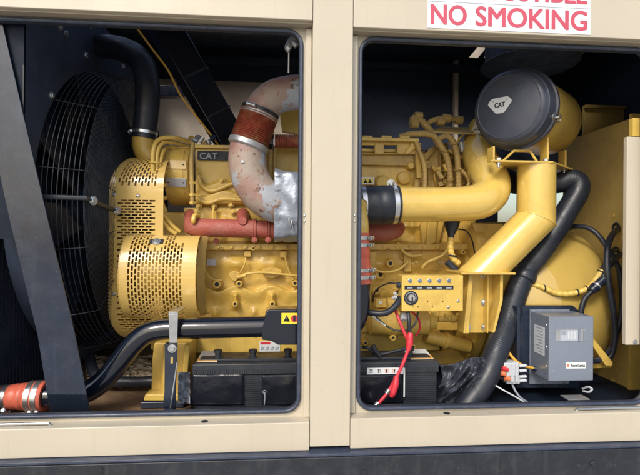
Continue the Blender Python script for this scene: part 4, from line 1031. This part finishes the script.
b = MB(); b.torus(fc0-ax*.046, ax, rf*.80, .0018, 64, 6); b.build('cap_ridge', 'cap', cpo)
# frame on the cap face
zx = -ax; yx = V((0, 0, 1)); xx_ = yx.cross(zx).normalized(); yx = zx.cross(xx_).normalized()
CR = Matrix((xx_, yx, zx)).transposed()
lc = fc0-ax*.0468+xx_*S(-8, 512, Yc)+yx*S(3.5, 512, Yc)
tri = []; tw = S(11.5, 505, Yc); th_ = S(8.5, 505, Yc)
for k in range(36):
    a = 2*math.pi*k/36+R(90)
    # rounded triangle pointing down
    rr = 1/max(math.cos(((a-R(30)) % R(120))-R(60)), .5); rr = min(rr, 1.28)
    tri.append(lc+CR @ V((math.cos(a)*rr*tw*.82, math.sin(a)*rr*th_*.80, 0)))
b = MB(); b.prism(tri, -ax*.0006); ro = b.build('cap_sticker', 'white', af)
text('CAT', lc-ax*.0010-yx*S(.3, 505, Yc), S(4.6, 505, Yc), 'ink_black', ro, rot=CR, width=S(10, 505, Yc), bold=.05)
for k, (t_, w_) in enumerate(((-.5, .5), (.0, 1.2), (.5, .5))):
    b = MB(); b.box(lc-ax*.0010+xx_*tw*t_*1.15+yx*(th_*.46 if k != 1 else th_*.60), (w_*.006, th_*.18 if k != 1 else .0012, .0004), CR); b.build('sticker_mark', 'decal_grey', ro)
for ang in (-20, 205):
    a = R(ang); e = (xx_*math.cos(a)+yx*math.sin(a)); q = fc0+ax*.030+e*(rf*1.075); tt = ax.cross(e).normalized()
    b = MB(); b.tube([q-ax*.04-tt*.009, q-ax*.052, q-ax*.04+tt*.009, q+ax*.0+tt*.015, q+ax*.04+tt*.011, q+ax*.04-tt*.011, q+ax*.0-tt*.015, q-ax*.04-tt*.009], .0027, 8, 3)
    lo = b.build('latch', 'steel', af)
    b = MB(); b.tube([q+ax*.05-e*.012, q+ax*.03, q+ax*.008+e*.004, q-ax*.01+e*.003], .004, 8, 4, flat=2); b.build('latch_lever', 'steel', lo)
# stand: top plate, gussets, mitred pipe and foot
fs = thing('filter_stand', P(500, 332, .3), 'yellow mitred pipe stand with bolted foot plate carrying the air filter', 'stand')
Ys = .26
pl4 = [P(491, 165.5, Ys-.06), P(554, 156, Ys-.06), P(574.5, 169.5, Ys+.16), P(520, 166.5, Ys+.20)]
zpl = P(530, 163, Ys-.06).z
pl4 = [V((p.x, p.y, zpl)) for p in (P(491, 163, Ys-.075), P(553, 163, Ys-.075), P(580, 163, Ys+.17), P(516, 163, Ys+.17))]
b = MB(); b.prism(pl4, (0, 0, .007)); b.build('top_plate', 'yellow', fs, bev=.001)
for px, s1 in (((493, 146, 496, 164), 0), ((547, 137, 550.5, 158), 0), ((565, 150, 568, 166), .2)):
    u0, v0, u1, v1 = px; Y = Ys-.055+s1; p0 = P(u0, 150, Y); top = P(u0, v0, Y).z
    b = MB(); b.bb((p0.x, Y, zpl+.007), (p0.x+.008, Y+.05, max(top, zpl+.03))); b.build('saddle_post', 'yellow', fs, bev=.001)
b = MB(); pA, pB, pC, pD = P(503, 165, Ys-.07), P(514, 151, Ys-.03), P(530, 151, Ys-.03), P(537, 160, Ys-.07)
b.tube([V((pA.x, pA.y, zpl+.004)), V((pB.x, pB.y, zpl+.052)), V((pC.x, pC.y, zpl+.052)), V((pD.x, pD.y, zpl+.004))], .005, 8, 1); b.build('saddle_strap', 'yellow', fs)
for u, Y in ((498.5, Ys-.06), (545.5, Ys-.06), (564, Ys+.10)):
    q = P(u, 163, Y); b = MB(); b.lathe((q.x, Y, zpl-.018), (0, 0, 1), [(0, .006), (.012, .006), (.012, .011), (.017, .011)], 12); b.lathe((q.x, Y, zpl+.008), (0, 0, 1), [(0, .011), (.009, .011)], 6); b.build('stand_bolt', 'steel', fs)
rs = S(18.2, 536, Ys)
c1_ = P(536, 166, Ys); c2_ = P(536, 219, Ys); c3_ = P(484, 271, Ys)
c1_ = V((c2_.x, Ys, zpl)); xs3 = c3_.x
def oval(c, dirx, dirz, r, nseg=40):     # section of a round pipe cut on a plane
    return [c+V((math.cos(2*math.pi*k/nseg)*dirx.x, 0, math.cos(2*math.pi*k/nseg)*dirx.z))+V((0, math.sin(2*math.pi*k/nseg)*r, 0)) for k in range(nseg)]
# mitre plane halves the angle between the upright and the slanting leg
dn = (c3_-c2_).normalized()
bis = V((1, 0, math.tan(math.atan2(-1, 0)/2+math.atan2(dn.z, dn.x)/2-math.pi/2+math.pi/2)))
mdir = (V((0, 0, -1))-dn).normalized()          # lies in the mitre plane
# length so that its x extent equals the radius of the upright
m1 = mdir*(rs/abs(mdir.x)); m1 = m1 if m1.x > 0 else -m1
side = V((dn.z, 0, -dn.x)); hz = V((1, 0, 0))*(rs/abs(dn.z))
n = 44; rings = [oval(c1_, V((rs, 0, 0)), None, rs, n), oval(c2_, m1, None, rs, n), oval(V((c3_.x, Ys, c3_.z)), hz if hz.x > 0 else -hz, None, rs, n)]
b = MB()
for ra, rb in ((rings[0], rings[1]), (rings[1], rings[2])):
    b.add(ra+rb, [(k, (k+1) % n, n+(k+1) % n, n+k) for k in range(n)])
b.add(rings[2], [tuple(range(n))]); b.build('mitred_pipe', 'yellow_gloss', fs, sharp=60)
b = MB(); b.tube(rings[1], .0026, 6, 1, closed=True); b.build('weld_bead', 'yellow_gloss', fs)
zt_ = c3_.z
b = MB(); xa, xb = P(460, 272, Ys-.07).x, P(514, 272, Ys-.07).x; b.bb((xa, Ys-.085, zt_-.008), (xb, Ys+.09, zt_)); b.build('seat_plate', 'yellow', fs, bev=.002)
b = MB(); b.poly([(470, 273), (503, 273), (502.5, 300), (494.5, 333), (464, 333)], Ys+.02, .012); b.build('foot_plate', 'yellow', fs, bev=.002)
b = MB(); b.poly([(469.5, 273), (473.5, 273), (469, 333.5), (463.5, 333.5)], Ys-.05, .069); b.build('gusset', 'yellow', fs, bev=.002)
b = MB(); b.poly([(500.5, 273), (503.5, 273), (503, 301), (495, 333), (492.5, 333), (500, 300)], Ys-.05, .069); b.build('gusset', 'yellow', fs, bev=.002)
b = MB(); b.pbox(487.5, 273, 488.6, 333, Ys-.018, .037); b.build('gusset', 'yellow', fs)
for u, v, r in ((483.5, 275.8, .0075), (485, 302.5, .0125), (495, 302.5, .0095), (467, 327, .011), (485.5, 327, .0125), (495, 276, .006)):
    b = MB(); b.bolt(P(u, v, Ys+.019), r=r, h=.010); b.build('foot_bolt', 'steel' if u != 495 else 'yellow', fs)

# ---- corrugated black hose
cg = thing('corrugated_hose', P(470, 402, .2), 'thick black corrugated hose looping from behind the stand down past the drum', 'hose')
rg = S(10.5, 560, .38)
b = MB(); b.tube([P(488, 178, .46), P(505, 181.5, .45), P(520, 184, .44), P(545, 184, .41), P(560, 182.5, .385), P(572, 180, .37), (P(578.5, 184, .36)), P(577, 194, .355), P(567, 211, .35), P(552, 236, .34), P(537, 257, .33), P(527, 270, .335), P(517.5, 290, .31), P(508, 320, .26), P(497, 350, .20), P(486, 378, .17), P(468, 404, .15), P(452, 424, .14)],
       lambda t: rg, 22, 10, step=.0028, rib=(.00045, .0078)); b.build('hose', 'rubber', cg, sharp=80)
q0, q1 = P(524, 276, .325), P(520.5, 285, .315)
b = MB(); b.lathe(q0, q1-q0, [(-.016, rg*1.06), (-.012, rg*1.10), (.016, rg*1.10), (.02, rg*1.05)], 30); b.build('joint_sleeve', 'rubber', cg)

# ---- alternator drum at the far right
gn = thing('generator_drum', P(560, 390, .68), 'large round yellow generator housing lying behind the grey box', 'generator')
Yd2 = .64; rD = .35
x1_ = P(616, 285, .31).x; x0_ = P(470, 300, .6).x; zD = P(560, 300, Yd2).z-.005
b = MB(); b.lathe((x0_, Yd2, zD), (1, 0, 0), [(0, rD*.80), (.05, rD*.9), (.10, rD), (x1_-x0_-.06, rD), (x1_-x0_-.03, rD*.985), (x1_-x0_-.01, rD*.95), (x1_-x0_, rD*.88)], 96); b.build('drum', 'drum', gn, sharp=60)
b = MB(); b.lathe((x0_+.09, Yd2, zD), (1, 0, 0), [(0, rD*1.03), (.018, rD*1.03)], 96); b.build('drum_flange', 'yellow', gn)
b = MB(); b.poly([(556, 335), (580, 328), (592, 364), (611, 364), (612, 368), (556, 370)], .24, .012); b.poly([(583, 331), (588, 331), (613, 362), (613, 366), (606, 366)], .20, .04); b.build('foot_bracket', 'yellow', gn, bev=.003)
b = MB(); b.bb((P(500, 380, .45).x, .40, FLOOR+.001), (x1_-.05, .85, FLOOR+.06)); b.build('foot_rail', 'black', gn, bev=.004)
# taped loom along the drum with black joint
lm = thing('drum_loom', P(560, 295, .28), 'black-banded yellow cable loom sagging across the generator drum', 'cable loom')
b = MB(); b.tube([P(516, 279, .36), P(528, 283, .32), P(542, 287, .30), P(558, 293.5, .285), P(575, 293, .27), (P(588, 288, .26)), P(596, 279, .25), P(602.5, 270, .25)], .0115, 12, 10, step=.004, rib=(.0008, .022)); b.build('loom', 'yellow', lm)
for u, v, Y in ((544, 288, .298), (577, 292.5, .268), (586, 289, .262), (601, 272, .25)):
    b = MB(); b.torus(P(u, v, Y), (1, 0, .1) if u < 590 else (.5, 0, .8), .012, .0032, 20, 6); b.build('cable_tie', 'rubber', lm)
b = MB(); b.cyl(P(591, 291, .235), P(604, 279, .235), .017, seg=20); b.cyl(P(594, 288.5, .235), P(596, 286.5, .235), .020, seg=20); b.build('joint', 'black', lm)
b = MB(); b.cyl(P(596.3, 286.2, .235), P(597.5, 285.1, .235), .0176, seg=20); b.build('joint_ring', 'steel_dull', lm)
# black cables on the right
ck = []
for i, (pts, r, lab) in enumerate((
    ([(566, 229, .45), (576, 226.5, .40), (588, 228, .36), (598, 235, .33), (606, 246, .31), (614, 258, .30), (620, 275, .29), (622, 300, .28), (620, 322, .27), (613, 345, .25), (603, 357, .22), (592, 361, .20)], .0105, 'black cable arching over the drum top and down to the grey box side'),
    ([(620, 228, .40), (613, 234, .33), (608, 246, .26), (607, 265, .23), (609, 285, .22), (613, 310, .22), (615, 335, .23), (612, 352, .24), (606, 362, .24)], .0125, 'thick black cable hanging straight down in front of the drum end'),
    ([(624, 252, .40), (616, 259, .30), (607, 270, .245), (600, 282, .235), (592, 291, .235), (584, 300, .235), (580, 316, .235), (578, 330, .26)], .0095, 'black cable running through the round joint and down behind the grey box'),
    ([(620, 250, .41), (612, 252, .32), (606, 262, .27), (597, 280, .25), (587, 296, .25), (582, 310, .25), (580, 330, .27)], .0085, 'thinner black cable beside the jointed one, against the drum'))):
    b = MB(); b.tube([P(*q) for q in pts], r, 14, 10); o = b.build('power_cable', 'rubber'); tag(o, lab, 'cable', 'black cables at the generator end')

# ---- cabinet behind, and beige inner door panel at the right edge
cb = thing('control_cabinet', P(620, 390, .45), 'tall golden cabinet with bolted edges standing against the right side', 'cabinet')
xn, zc_ = P(631, 200, .315).x, P(632, 118, .315).z
b = MB(); b.bb((xn, .315, FLOOR+.001), (XR-.06, .80, zc_)); b.build('cabinet_body', 'cabinet', cb, bev=.003)
b = MB(); b.bb((xn-.012, .300, FLOOR+.002), (xn+.05, .3149, zc_+.015)); b.build('corner_flange', 'yellow', cb, bev=.001)
for v in (248, 262, 282, 300, 322, 352, 380, 216): 
    q = P(628, v, .42); b = MB(); b.bolt((xn, .42+.0*v, q.z), (-1, 0, 0), .007, .004); b.build('cabinet_screw', 'yellow', cb)
for z_ in (P(622, 228, .40).z, P(624, 252, .40).z):
    b = MB(); b.torus((xn-.002, .40, z_), (1, 0, 0), .018, .006, 24, 8); b.build('grommet', 'rubber', cb)
b = MB(); q = P(627, 271, .36); b.lathe((xn, .36, q.z), (-1, 0, 0), [(0, .016), (.002, .015)], 20); b.build('cable_hole', 'ink_black', cb)
dl_ = thing('inner_door', P(632, 342, .2), 'pale beige sheet metal door edge at the right side of the right bay', 'panel')
Yq = .03
b = MB(); b.bb((P(626.5, 240, Yq).x, Yq, P(632, 345, Yq).z), (XR-.06, Yq+.02, P(632, 136.5, Yq).z)); b.build('panel', 'beige', dl_, bev=.003)
b = MB(); b.pbox(633, 118, 640, 136, Yq+.015, .02); b.build('hinge_post', 'yellow', dl_, bev=.001)
for v in (342,): 
    b = MB(); b.bolt(P(635, v, Yq), r=.006, h=.004); b.build('panel_screw', 'steel_dull', dl_)
db = MB(); q0 = P(478, 230, .80); q1 = P(520, 230, .80); db.bb((q0.x, .80, FLOOR+.2), (q1.x, .9, P(500, 222, .80).z)); db.build('block_end', 'yellow_dusty', eng, bev=.004)

# ---- round exhaust outlet in the roof above the filter
ro_ = thing('exhaust_outlet', P(530, 60, .5), 'dark round exhaust outlet hanging from the roof above the air filter', 'outlet')
c_ = P(529, 66, .62)
b = MB(); b.lathe((c_.x, .62, c_.z), (0, 0, 1), [(0, .20), (.002, .215), (.012, .215), (.015, .20), (.14, .20), (.5, .20)], 64); b.build('duct', 'navy', ro_)
b = MB(); b.torus((c_.x, .62, c_.z+.006), (0, 0, 1), .2175, .004, 64, 6); b.build('rim', 'rail', ro_)

# ---- yellow control box on the engine
kb = thing('engine_control_box', P(433, 312, .12), 'flat yellow control box with a rotary switch and a row of five small lamps', 'control box')
Yk = .13
b = MB(); b.pbox(402, 275.3, 463.5, 311.5, Yk, .06); b.build('housing', 'yellow', kb, bev=.004)
b = MB(); b.pbox(404.6, 285.6, 453.5, 289.8, Yk-.0006, .0005); st = b.build('legend_strip', 'decal_black', kb)
for k in range(5):
    u = 410+k*9.75
    b = MB(); b.lathe(P(u, 280.7, Yk), (0, -1, 0), [(0, .0066), (.0015, .0066), (.002, .0052), (.006, .0046), (.0075, .003)], 20); o = b.build('lamp', 'led', kb)
    b = MB(); b.torus(P(u, 280.7, Yk-.001), (0, 1, 0), .0068, .0012, 24, 6); b.build('bezel', 'steel_dull', o)
    for s_ in (-3.4, 3.2):
        b = MB(); b.lathe(P(u+s_, 278.6 if s_ < 0 else 283.4, Yk), (0, -1, 0), [(0, .0016), (.001, .0012)], 8); b.build('rivet', 'steel', kb)
    b = MB(); b.pbox(u-2.6, 287.0, u+2.6, 288.6, Yk-.001, .0004); b.build('legend_mark', 'decal_grey', st)
b = MB(); b.lathe(P(411, 298, Yk), (0, -1, 0), [(0, .0262), (.002, .0262), (.0025, .0235)], 40); kn = b.build('switch_dial', 'decal_black', kb)
b = MB(); b.torus(P(411, 298, Yk-.0026), (0, 1, 0), .0195, .0012, 40, 5); b.build('dial_ring', 'decal_grey', kn)
b = MB(); b.lathe(P(411.5, 298, Yk-.002), (0, -1, 0), [(0, .0140), (.008, .0128), (.010, .011)], 30); k2 = b.build('knob', 'steel_dull', kn)
b = MB(); b.box(P(412.3, 300.5, Yk-.014), (.004, .008, .026)); b.build('key', 'ink_black', k2)
for u, v in ((427.6, 301.2), (442.7, 301.2), (418, 307), (432.5, 307)):
    b = MB(); b.lathe(P(u, v, Yk), (0, -1, 0), [(0, .0026), (.0005, .0026)], 14); b.build('screw_hole', 'ink_black', kb)
for u, v in ((458, 301), (448.4, 307)):
    b = MB(); b.lathe(P(u, v, Yk), (0, -1, 0), [(0, .0056), (.002, .0054), (.004, .003)], 16); b.build('screw', 'steel', kb)
b = MB(); b.cyl(P(397, 285, Yk+.03), P(403, 285, Yk+.03), .012, seg=16); b.cyl(P(398, 299, Yk+.03), P(403, 299, Yk+.03), .013, seg=16); b.build('cable_gland', 'black', kb)
# cables round the box
for pts, r, m_, lab, cat in (
    ([(399, 284, .16), (390, 283, .18), (380, 287, .22), (374, 294, .25), (373, 302, .28)], .0028, 'rubber', 'thin black wire arching left from the yellow control box', 'wire'),
    ([(400, 298, .16), (397, 304, .14), (390, 311, .13), (382, 313.5, .13), (372, 313, .14), (367, 312, .15)], .0115, 'rubber', 'stubby thick black cable ending left of the yellow control box', 'cable'),
    ([(376, 317, .22), (384, 324, .19), (392, 329, .17), (402, 331, .16), (410, 329, .16), (416, 322, .16), (418, 312, .17)], .0034, 'rubber', 'thin black wire looping under the yellow control box', 'wire'),
    ([(395, 309, .17), (399, 320, .15), (404, 332, .135), (408, 341, .125)], .0056, 'boot_red', 'short red battery cable coming down left of the black one', 'cable'),
    ([(408, 312, .15), (409, 322, .135), (409.5, 333, .13), (410, 342, .12)], .0068, 'rubber', 'short black battery cable dropping straight from under the yellow control box', 'cable'),
    ([(412, 312, .16), (418, 318, .2), (420, 328, .22), (416, 336, .24)], .004, 'boot_red', 'thin red wire right of the black battery cable', 'wire')):
    b = MB(); b.tube([P(*q) for q in pts], r, 12, 8); o = b.build('cable', m_); tag(o, lab, cat)
b = MB(); b.tube([P(362, 309, .2), P(368, 313, .19), P(376, 319, .18), P(386, 326, .17)], .003, 8, 6); o = b.build('white_wire', 'white'); tag(o, 'short white wire with a grey end under the control box', 'wire')
b = MB(); b.cyl(P(384.5, 325, .172), P(389, 328, .17), .0062, seg=12); k = b.build('wire_end', 'lug', o) if False else None
b = MB(); b.cyl(P(401, 316, .18), P(408, 316, .18), .016, seg=20); b.cyl(P(400, 318, .185), P(410, 318, .185), .012, seg=20); o = b.build('fuse_holder', 'lug'); tag(o, 'small pale round fuse holder below the yellow control box', 'fuse holder')
for k in range(10):
    u = 393+random.random()*8; v = 290+random.random()*16; b = MB()
    b.cyl(P(u, v, .2), P(u+random.uniform(1, 4), v+random.uniform(-2, 3), .19), .005+random.random()*.005, seg=8); b.build('plug', random.choice(['lug', 'steel_dull', 'rubber', 'black']), kb)
# red lead with its rubber boots
rl = thing('red_battery_lead', P(395, 395, .1), 'bright red battery lead with rubber boots hanging over the right battery', 'cable')
b = MB(); b.tube([P(410, 341, .118), P(408, 350, .11), P(402, 366, .10), P(396, 378, .095), P(388, 392, .09), P(379, 403, .085)], .0060, 14, 10); b.build('lead', 'boot_red', rl)
b = MB(); b.tube([P(411, 333, .12), P(410, 337, .118), P(409.5, 344, .115), P(408, 351, .11)], [.009, .0125, .0132, .0075], 18, 6); b.build('boot', 'boot_red', rl)
b = MB(); b.tube([P(396.5, 376, .094), P(395.5, 384, .088), P(393, 393, .085), P(391, 397, .085)], [.009, .0125, .0115, .0065], 18, 6); b.build('boot', 'boot_red', rl)
b = MB(); b.tube([P(389.2, 389.5, .086), P(386.5, 393.5, .086)], .0088, 12, 1); b.tube([P(378.5, 403, .086), P(375.5, 405.5, .085)], .009, 12, 1); b.build('cable_lug', 'steel', rl)

# ---- right battery
bt2, pa, xl, xr = battery(345, 439, 361, 403.5, .14, 'black battery in the right bay with a strip of hazard pictograms', [(340, 375.5, 403, 402.5)])
for u in (375, 411): cap(bt2, P(u, 353, .19).x, .20, pa.z+.004, .014)
b = MB(); b.prism([(xr-.10, .165, pa.z-.002), (xr-.012, .165, pa.z-.002), (xr-.012, .27, pa.z+.010), (xr-.10, .27, pa.z+.010)], (0, 0, .0015)); b.build('top_label', 'white', bt2)
b = MB(); b.prism([(xr-.099, .166, pa.z+.0004), (xr-.013, .166, pa.z+.0004), (xr-.013, .20, pa.z+.0048), (xr-.099, .20, pa.z+.0048)], (0, 0, .0012)); b.build('orange_band', 'label_orange', bt2)
b = MB(); b.pbox(367, 367.8, 404, 374.2, .1325, .001); lb = b.build('pictogram_strip', 'white', bt2)
for k in range(4):
    u = 371+k*7.8
    b = MB(); b.torus(P(u, 371, .1322), (0, 1, 0), .0078, .0009, 4, 4); b.build('pictogram_frame', 'ink_orange' if k > 1 else 'ink_black', lb)
    b = MB(); b.lathe(P(u, 370.2, .1322), (0, -1, 0), [(0, .0028), (.0003, .0028)], 10); b.pbox(u-.5, 370.5, u+.5, 373, .132, .0004); b.build('pictogram', 'ink_black', lb)
b = MB(); b.pbox(403.6, 368, 405, 397, .1295, .001); b.build('white_edge', 'white', bt2)
b = MB(); b.tube([P(362, 347, .18), P(368, 348, .17), P(374, 352, .17), P(382, 354, .17), P(392, 352, .17), P(400, 350, .17), P(408, 348, .17)], .006, 10, 8); o = b.build('jumper_cable', 'rubber'); tag(o, 'black cable lying across the top of the right battery', 'cable')
b = MB(); b.tube([P(373, 345, .16), P(375, 350, .16), P(380, 356, .165)], .009, 10, 6); b.build('terminal_boot', 'rubber', bt2)
# battery tray already holds both batteries

# ---- crinkled black bag
b = MB(); vs = []; nu, nv_ = 60, 50
for j in range(nv_+1):
    for i in range(nu+1):
        s, t = i/nu, j/nv_
        u = 439+52*s+3*math.sin(t*6); v = 361+4*math.sin(s*5+1)+43*t
        wv = 0
        for kk, a in ((1, .05), (2.1, .022), (4, .004)):
            wv += a*(1-2*abs(noise.noise(V((s*4.2*kk+t*2*kk, t*1.9*kk, kk)))))
        Y = .235-.05*math.sin(math.pi*min(1, s))*math.sin(math.pi*min(1, t*.8+.1))-wv
        vs.append(P(u, v, Y))
w_ = nu+1
b.add(vs, [(j*w_+i, (j+1)*w_+i, (j+1)*w_+i+1, j*w_+i+1) for j in range(nv_) for i in range(nu)])
o = b.build('plastic_bag', 'bag', solid=.0012, sharp=60, fixn=False); tag(o, 'crinkled black plastic sheet stuffed between right battery and corrugated hose', 'plastic sheet')

# ---- grey charger box on its black backplate
bp2 = thing('charger_mount', P(548, 385, .22), 'black folded steel plate carrying the grey charger box', 'bracket')
b = MB(); b.poly([(517, 309), (519.5, 305.5), (573, 305.5), (579, 311), (579, 388), (517, 388)], .245, .012); b.build('backplate', 'black', bp2, bev=.001)
b = MB(); b.pbox(517, 307, 520, 388, .20, .045); b.build('side_flange', 'black', bp2, bev=.001)
gb = thing('battery_charger', P(562, 381, .15), 'grey enamelled battery charger box with meter window and small white label', 'charger')
Yb2 = .105
zT, zB = P(570, 316.5, Yb2).z, P(570, 381, Yb2).z
xL_, xR_ = P(549, 350, Yb2).x, P(593.5, 350, Yb2).x
b = MB(); b.bb((xL_, Yb2, zB), (xR_, .232, zT)); b.build('case', 'grey_box', gb, bev=.0025)
b = MB(); b.pbox(530, 309.5, 569.5, 384, .236, .006); b.build('mounting_plate', 'grey_box', gb, bev=.001)
for u in (534, 565): 
    b = MB(); b.bolt(P(u, 312.8, .236), r=.007, h=.004); b.build('mounting_screw', 'steel', gb)
b = MB(); b.pbox(556, 329.5, 585.5, 341.2, Yb2-.001, .0009); w1 = b.build('window_frame', 'steel_dull', gb)
b = MB(); b.pbox(560.5, 330.3, 578, 340.6, Yb2-.0018, .0008); b.build('window', 'glass_grey', w1)
b = MB(); b.pbox(561.5, 331.3, 566.5, 334.8, Yb2-.0024, .0006); b.build('meter', 'decal_grey', w1)
for k in range(3):
    b = MB(); b.pbox(568+k*3.1, 331.5, 569.6+k*3.1, 339.5, Yb2-.0024, .0005); b.build('lamp_column', 'lug', w1)
b = MB(); b.pbox(578.6, 329, 580.6, 341.6, Yb2-.004, .003); b.pbox(583.6, 330.5, 585.2, 340.5, Yb2-.003, .002); b.build('raised_edge', 'grey_box', w1)
b = MB(); b.pbox(566, 362.3, 586, 368.6, Yb2-.0012, .001); lb = b.build('maker_label', 'white', gb)
b = MB(); b.pbox(567, 364, 569.2, 366.8, Yb2-.0017, .0004); b.build('label_logo', 'ink_orange', lb)
text('PowerGenius', P(578, 365.4, Yb2-.0013), S(3.0, 578, Yb2), 'ink_black', lb, width=S(14.5, 578, Yb2), bold=.02)
for u, v in ((552, 332), (591, 331.5), (553, 371.5), (590.8, 370.5)):
    b = MB(); b.lathe(P(u, v, Yb2), (0, -1, 0), [(0, .0036), (.0015, .003)], 12); b.build('case_screw', 'steel_dull', gb)
# side label
b = MB(); zz0, zz1 = P(549, 354, Yb2+.06).z, P(549, 326, Yb2+.06).z; b.bb((xL_-.0010, Yb2+.03, zz0), (xL_-.0001, Yb2+.10, zz1)); sl_ = b.build('side_label', 'lug', gb)
for k in range(9):
    b = MB(); z_ = zz1-.010-k*.011; b.bb((xL_-.0014, Yb2+.038, z_), (xL_-.0011, Yb2+.09-.02*(k % 3)/2, z_+.0035)); b.build('label_line', 'decal_grey', sl_)
for v in (325, 347, 366):
    b = MB(); b.lathe((xL_, Yb2+.018, P(549, v, Yb2+.018).z), (-1, 0, 0), [(0, .0036), (.0015, .003)], 12); b.build('case_screw', 'steel', gb)
b = MB(); b.cyl(P(532.5, 368, .20), P(537, 369, .19), .009, seg=14); b.build('cable_gland', 'black', gb)
b = MB(); b.cyl(P(593, 361, .17), P(599, 360.5, .18), .010, seg=14); b.build('cable_gland', 'black', gb)
b = MB(); b.tube([P(506.5, 347, .20), P(510, 354, .19), P(516, 361, .185), P(524, 366, .185), P(533, 368, .19)], .0055, 10, 8); o = b.build('charger_wire', 'wire_yellow'); tag(o, 'short orange-yellow wire running into the side of the grey charger', 'wire')

# ---- grey connector block below
cn = thing('connector_block', P(512, 385, .16), 'grey plastic connector block with red seals beside the corrugated hose', 'connector')
b = MB(); b.pbox(504, 363, 519, 376, .15, .05); b.pbox(507, 375.5, 520, 384, .155, .04); b.build('block', 'lug', cn, bev=.002)
for k in range(3):
    b = MB(); b.pbox(507+k*4.4, 364, 509.5+k*4.4, 382, .145, .006); b.build('rib', 'lug', cn, bev=.001)
for v in (366, 371, 377, 381):
    b = MB(); b.cyl(P(519, v, .165), P(526, v-.5, .165), .0062, seg=12); b.build('pin', 'lug', cn)
for u, v in ((505, 369), (508, 379), (503.5, 374)):
    b = MB(); b.cyl(P(u-3, v-1, .146), P(u+1.5, v, .146), .009, seg=14); b.build('seal', 'ink_orange', cn)
b = MB(); b.cyl(P(502, 368, .142), P(508, 370, .142), .007, seg=12); b.build('red_cap', 'boot_red', cn)
for pts, r, m_, lab in (([(504, 379, .16), (496, 378, .15), (490, 386, .13), (484, 398, .12)], .0055, 'rubber', 'black wire curling down left of the grey connector block'),
                   ([(512, 384, .17), (516, 392, .15), (521, 398, .14), (527, 402, .14)], .0042, 'decal_grey', 'grey wire trailing below the grey connector block'),
                   ([(493, 384, .14), (503, 390, .13), (514, 396, .13), (524, 402, .13)], .0030, 'white', 'thin white wire slanting below the grey connector block'),
                   ([(582, 389, .2), (588, 387, .19), (592, 389, .18), (589, 392, .17), (583, 391, .17)], .0042, 'lug', 'coiled pale wire end under the grey charger box')):
    b = MB(); b.tube([P(*q) for q in pts], r, 10, 8); o = b.build('wire', m_); tag(o, lab, 'wire')
b = MB(); b.box(P(575, 397.5, .14), (.085, .05, .004)); b.box(P(575, 397.5, .14)+V((.02, 0, -.02)), (.02, .02, .04)); o = b.build('flat_lug', 'steel_dull', bev=.001); tag(o, 'flat dull metal tab low in front of the charger', 'tab')

# ---- red and black hose running down beside the centre post
vh = thing('coolant_pipe', P(366, 330, .15), 'orange-red hose joint with bright clamps between yellow and black pipes beside the centre post', 'hose joint')
Yv = .15
uC = 359.5; rv = S(10.5, uC, Yv)
b = MB(); b.tube([P(358, 205, Yv+.04), P(358.5, 215, Yv+.01), P(uC, 225, Yv), P(uC, 236, Yv)], rv*.88, 28, 8); b.build('upper_pipe', 'yellow_gloss', vh)
z0, z1 = P(uC, 233, Yv), P(uC+.5, 283.5, Yv); dv = z1-z0; L_ = dv.length
b = MB(); b.lathe(z0, dv, [(0, rv*.95), (L_*.30, rv*.95), (L_*.33, rv*.99), (L_*.46, rv*.99), (L_*.49, rv*.92), (L_*.52, rv*.98), (L_*.58, rv*.98), (L_*.61, rv*1.02), (L_*.68, rv*1.10), (L_, rv*1.10)], 36); b.build('sleeve', 'red_silicone', vh)
for t, k in ((.10, .955), (.24, .955), (.73, 1.1), (.87, 1.1)):
    clamp(vh, z0+dv*t, dv, rv*k, .013, (1, -.45, 0), 'steel', .0085)
b = MB(); b.tube([P(uC+.5, 278, Yv), P(uC+.5, 300, Yv), P(uC-.5, 312, Yv), P(uC-5, 322, Yv), P(uC-15, 330, Yv-.01), P(330, 333, Yv-.01)], rv*1.0, 28, 10); b.build('lower_pipe', 'black_gloss', vh)
# ================================================================== camera and light
cam = bpy.data.cameras.new('camera'); cam.sensor_width = 36; cam.lens = F/640*36; cam.clip_end = 500; cam.clip_start = .02
co = bpy.data.objects.new('camera', cam); col.objects.link(co)
co.matrix_world = Matrix.Translation(C) @ RM.to_4x4(); scene.camera = co
EL, AZ = 40, 205             # sun: elevation, compass direction it comes from (from behind the viewer, a little to the left)
w = bpy.data.worlds.new('World'); scene.world = w; w.use_nodes = True
nt = w.node_tree; sk = nt.nodes.new('ShaderNodeTexSky'); sk.sky_type = 'NISHITA'; sk.sun_disc = False
sk.sun_elevation = R(EL); sk.sun_rotation = R(AZ); sk.air_density = 1.2; sk.dust_density = 3.0
bg = nt.nodes['Background']; bg.inputs[1].default_value = .13; nt.links.new(sk.outputs[0], bg.inputs[0])
sl = bpy.data.lights.new('sun', 'SUN'); sl.energy = 1.5; sl.angle = R(15); sl.color = (1, .96, .90)
so = bpy.data.objects.new('sun', sl); col.objects.link(so)
d = V((math.sin(R(AZ))*math.cos(R(EL)), math.cos(R(AZ))*math.cos(R(EL)), math.sin(R(EL))))
so.rotation_euler = d.to_track_quat('Z', 'Y').to_euler(); so.location = (0, -4, 5)
scene.view_settings.view_transform = 'Standard'; scene.view_settings.look = 'None'
scene.view_settings.exposure = 0.5; scene.view_settings.gamma = 1
scene.cycles.max_bounces = 8; scene.cycles.sample_clamp_indirect = 4
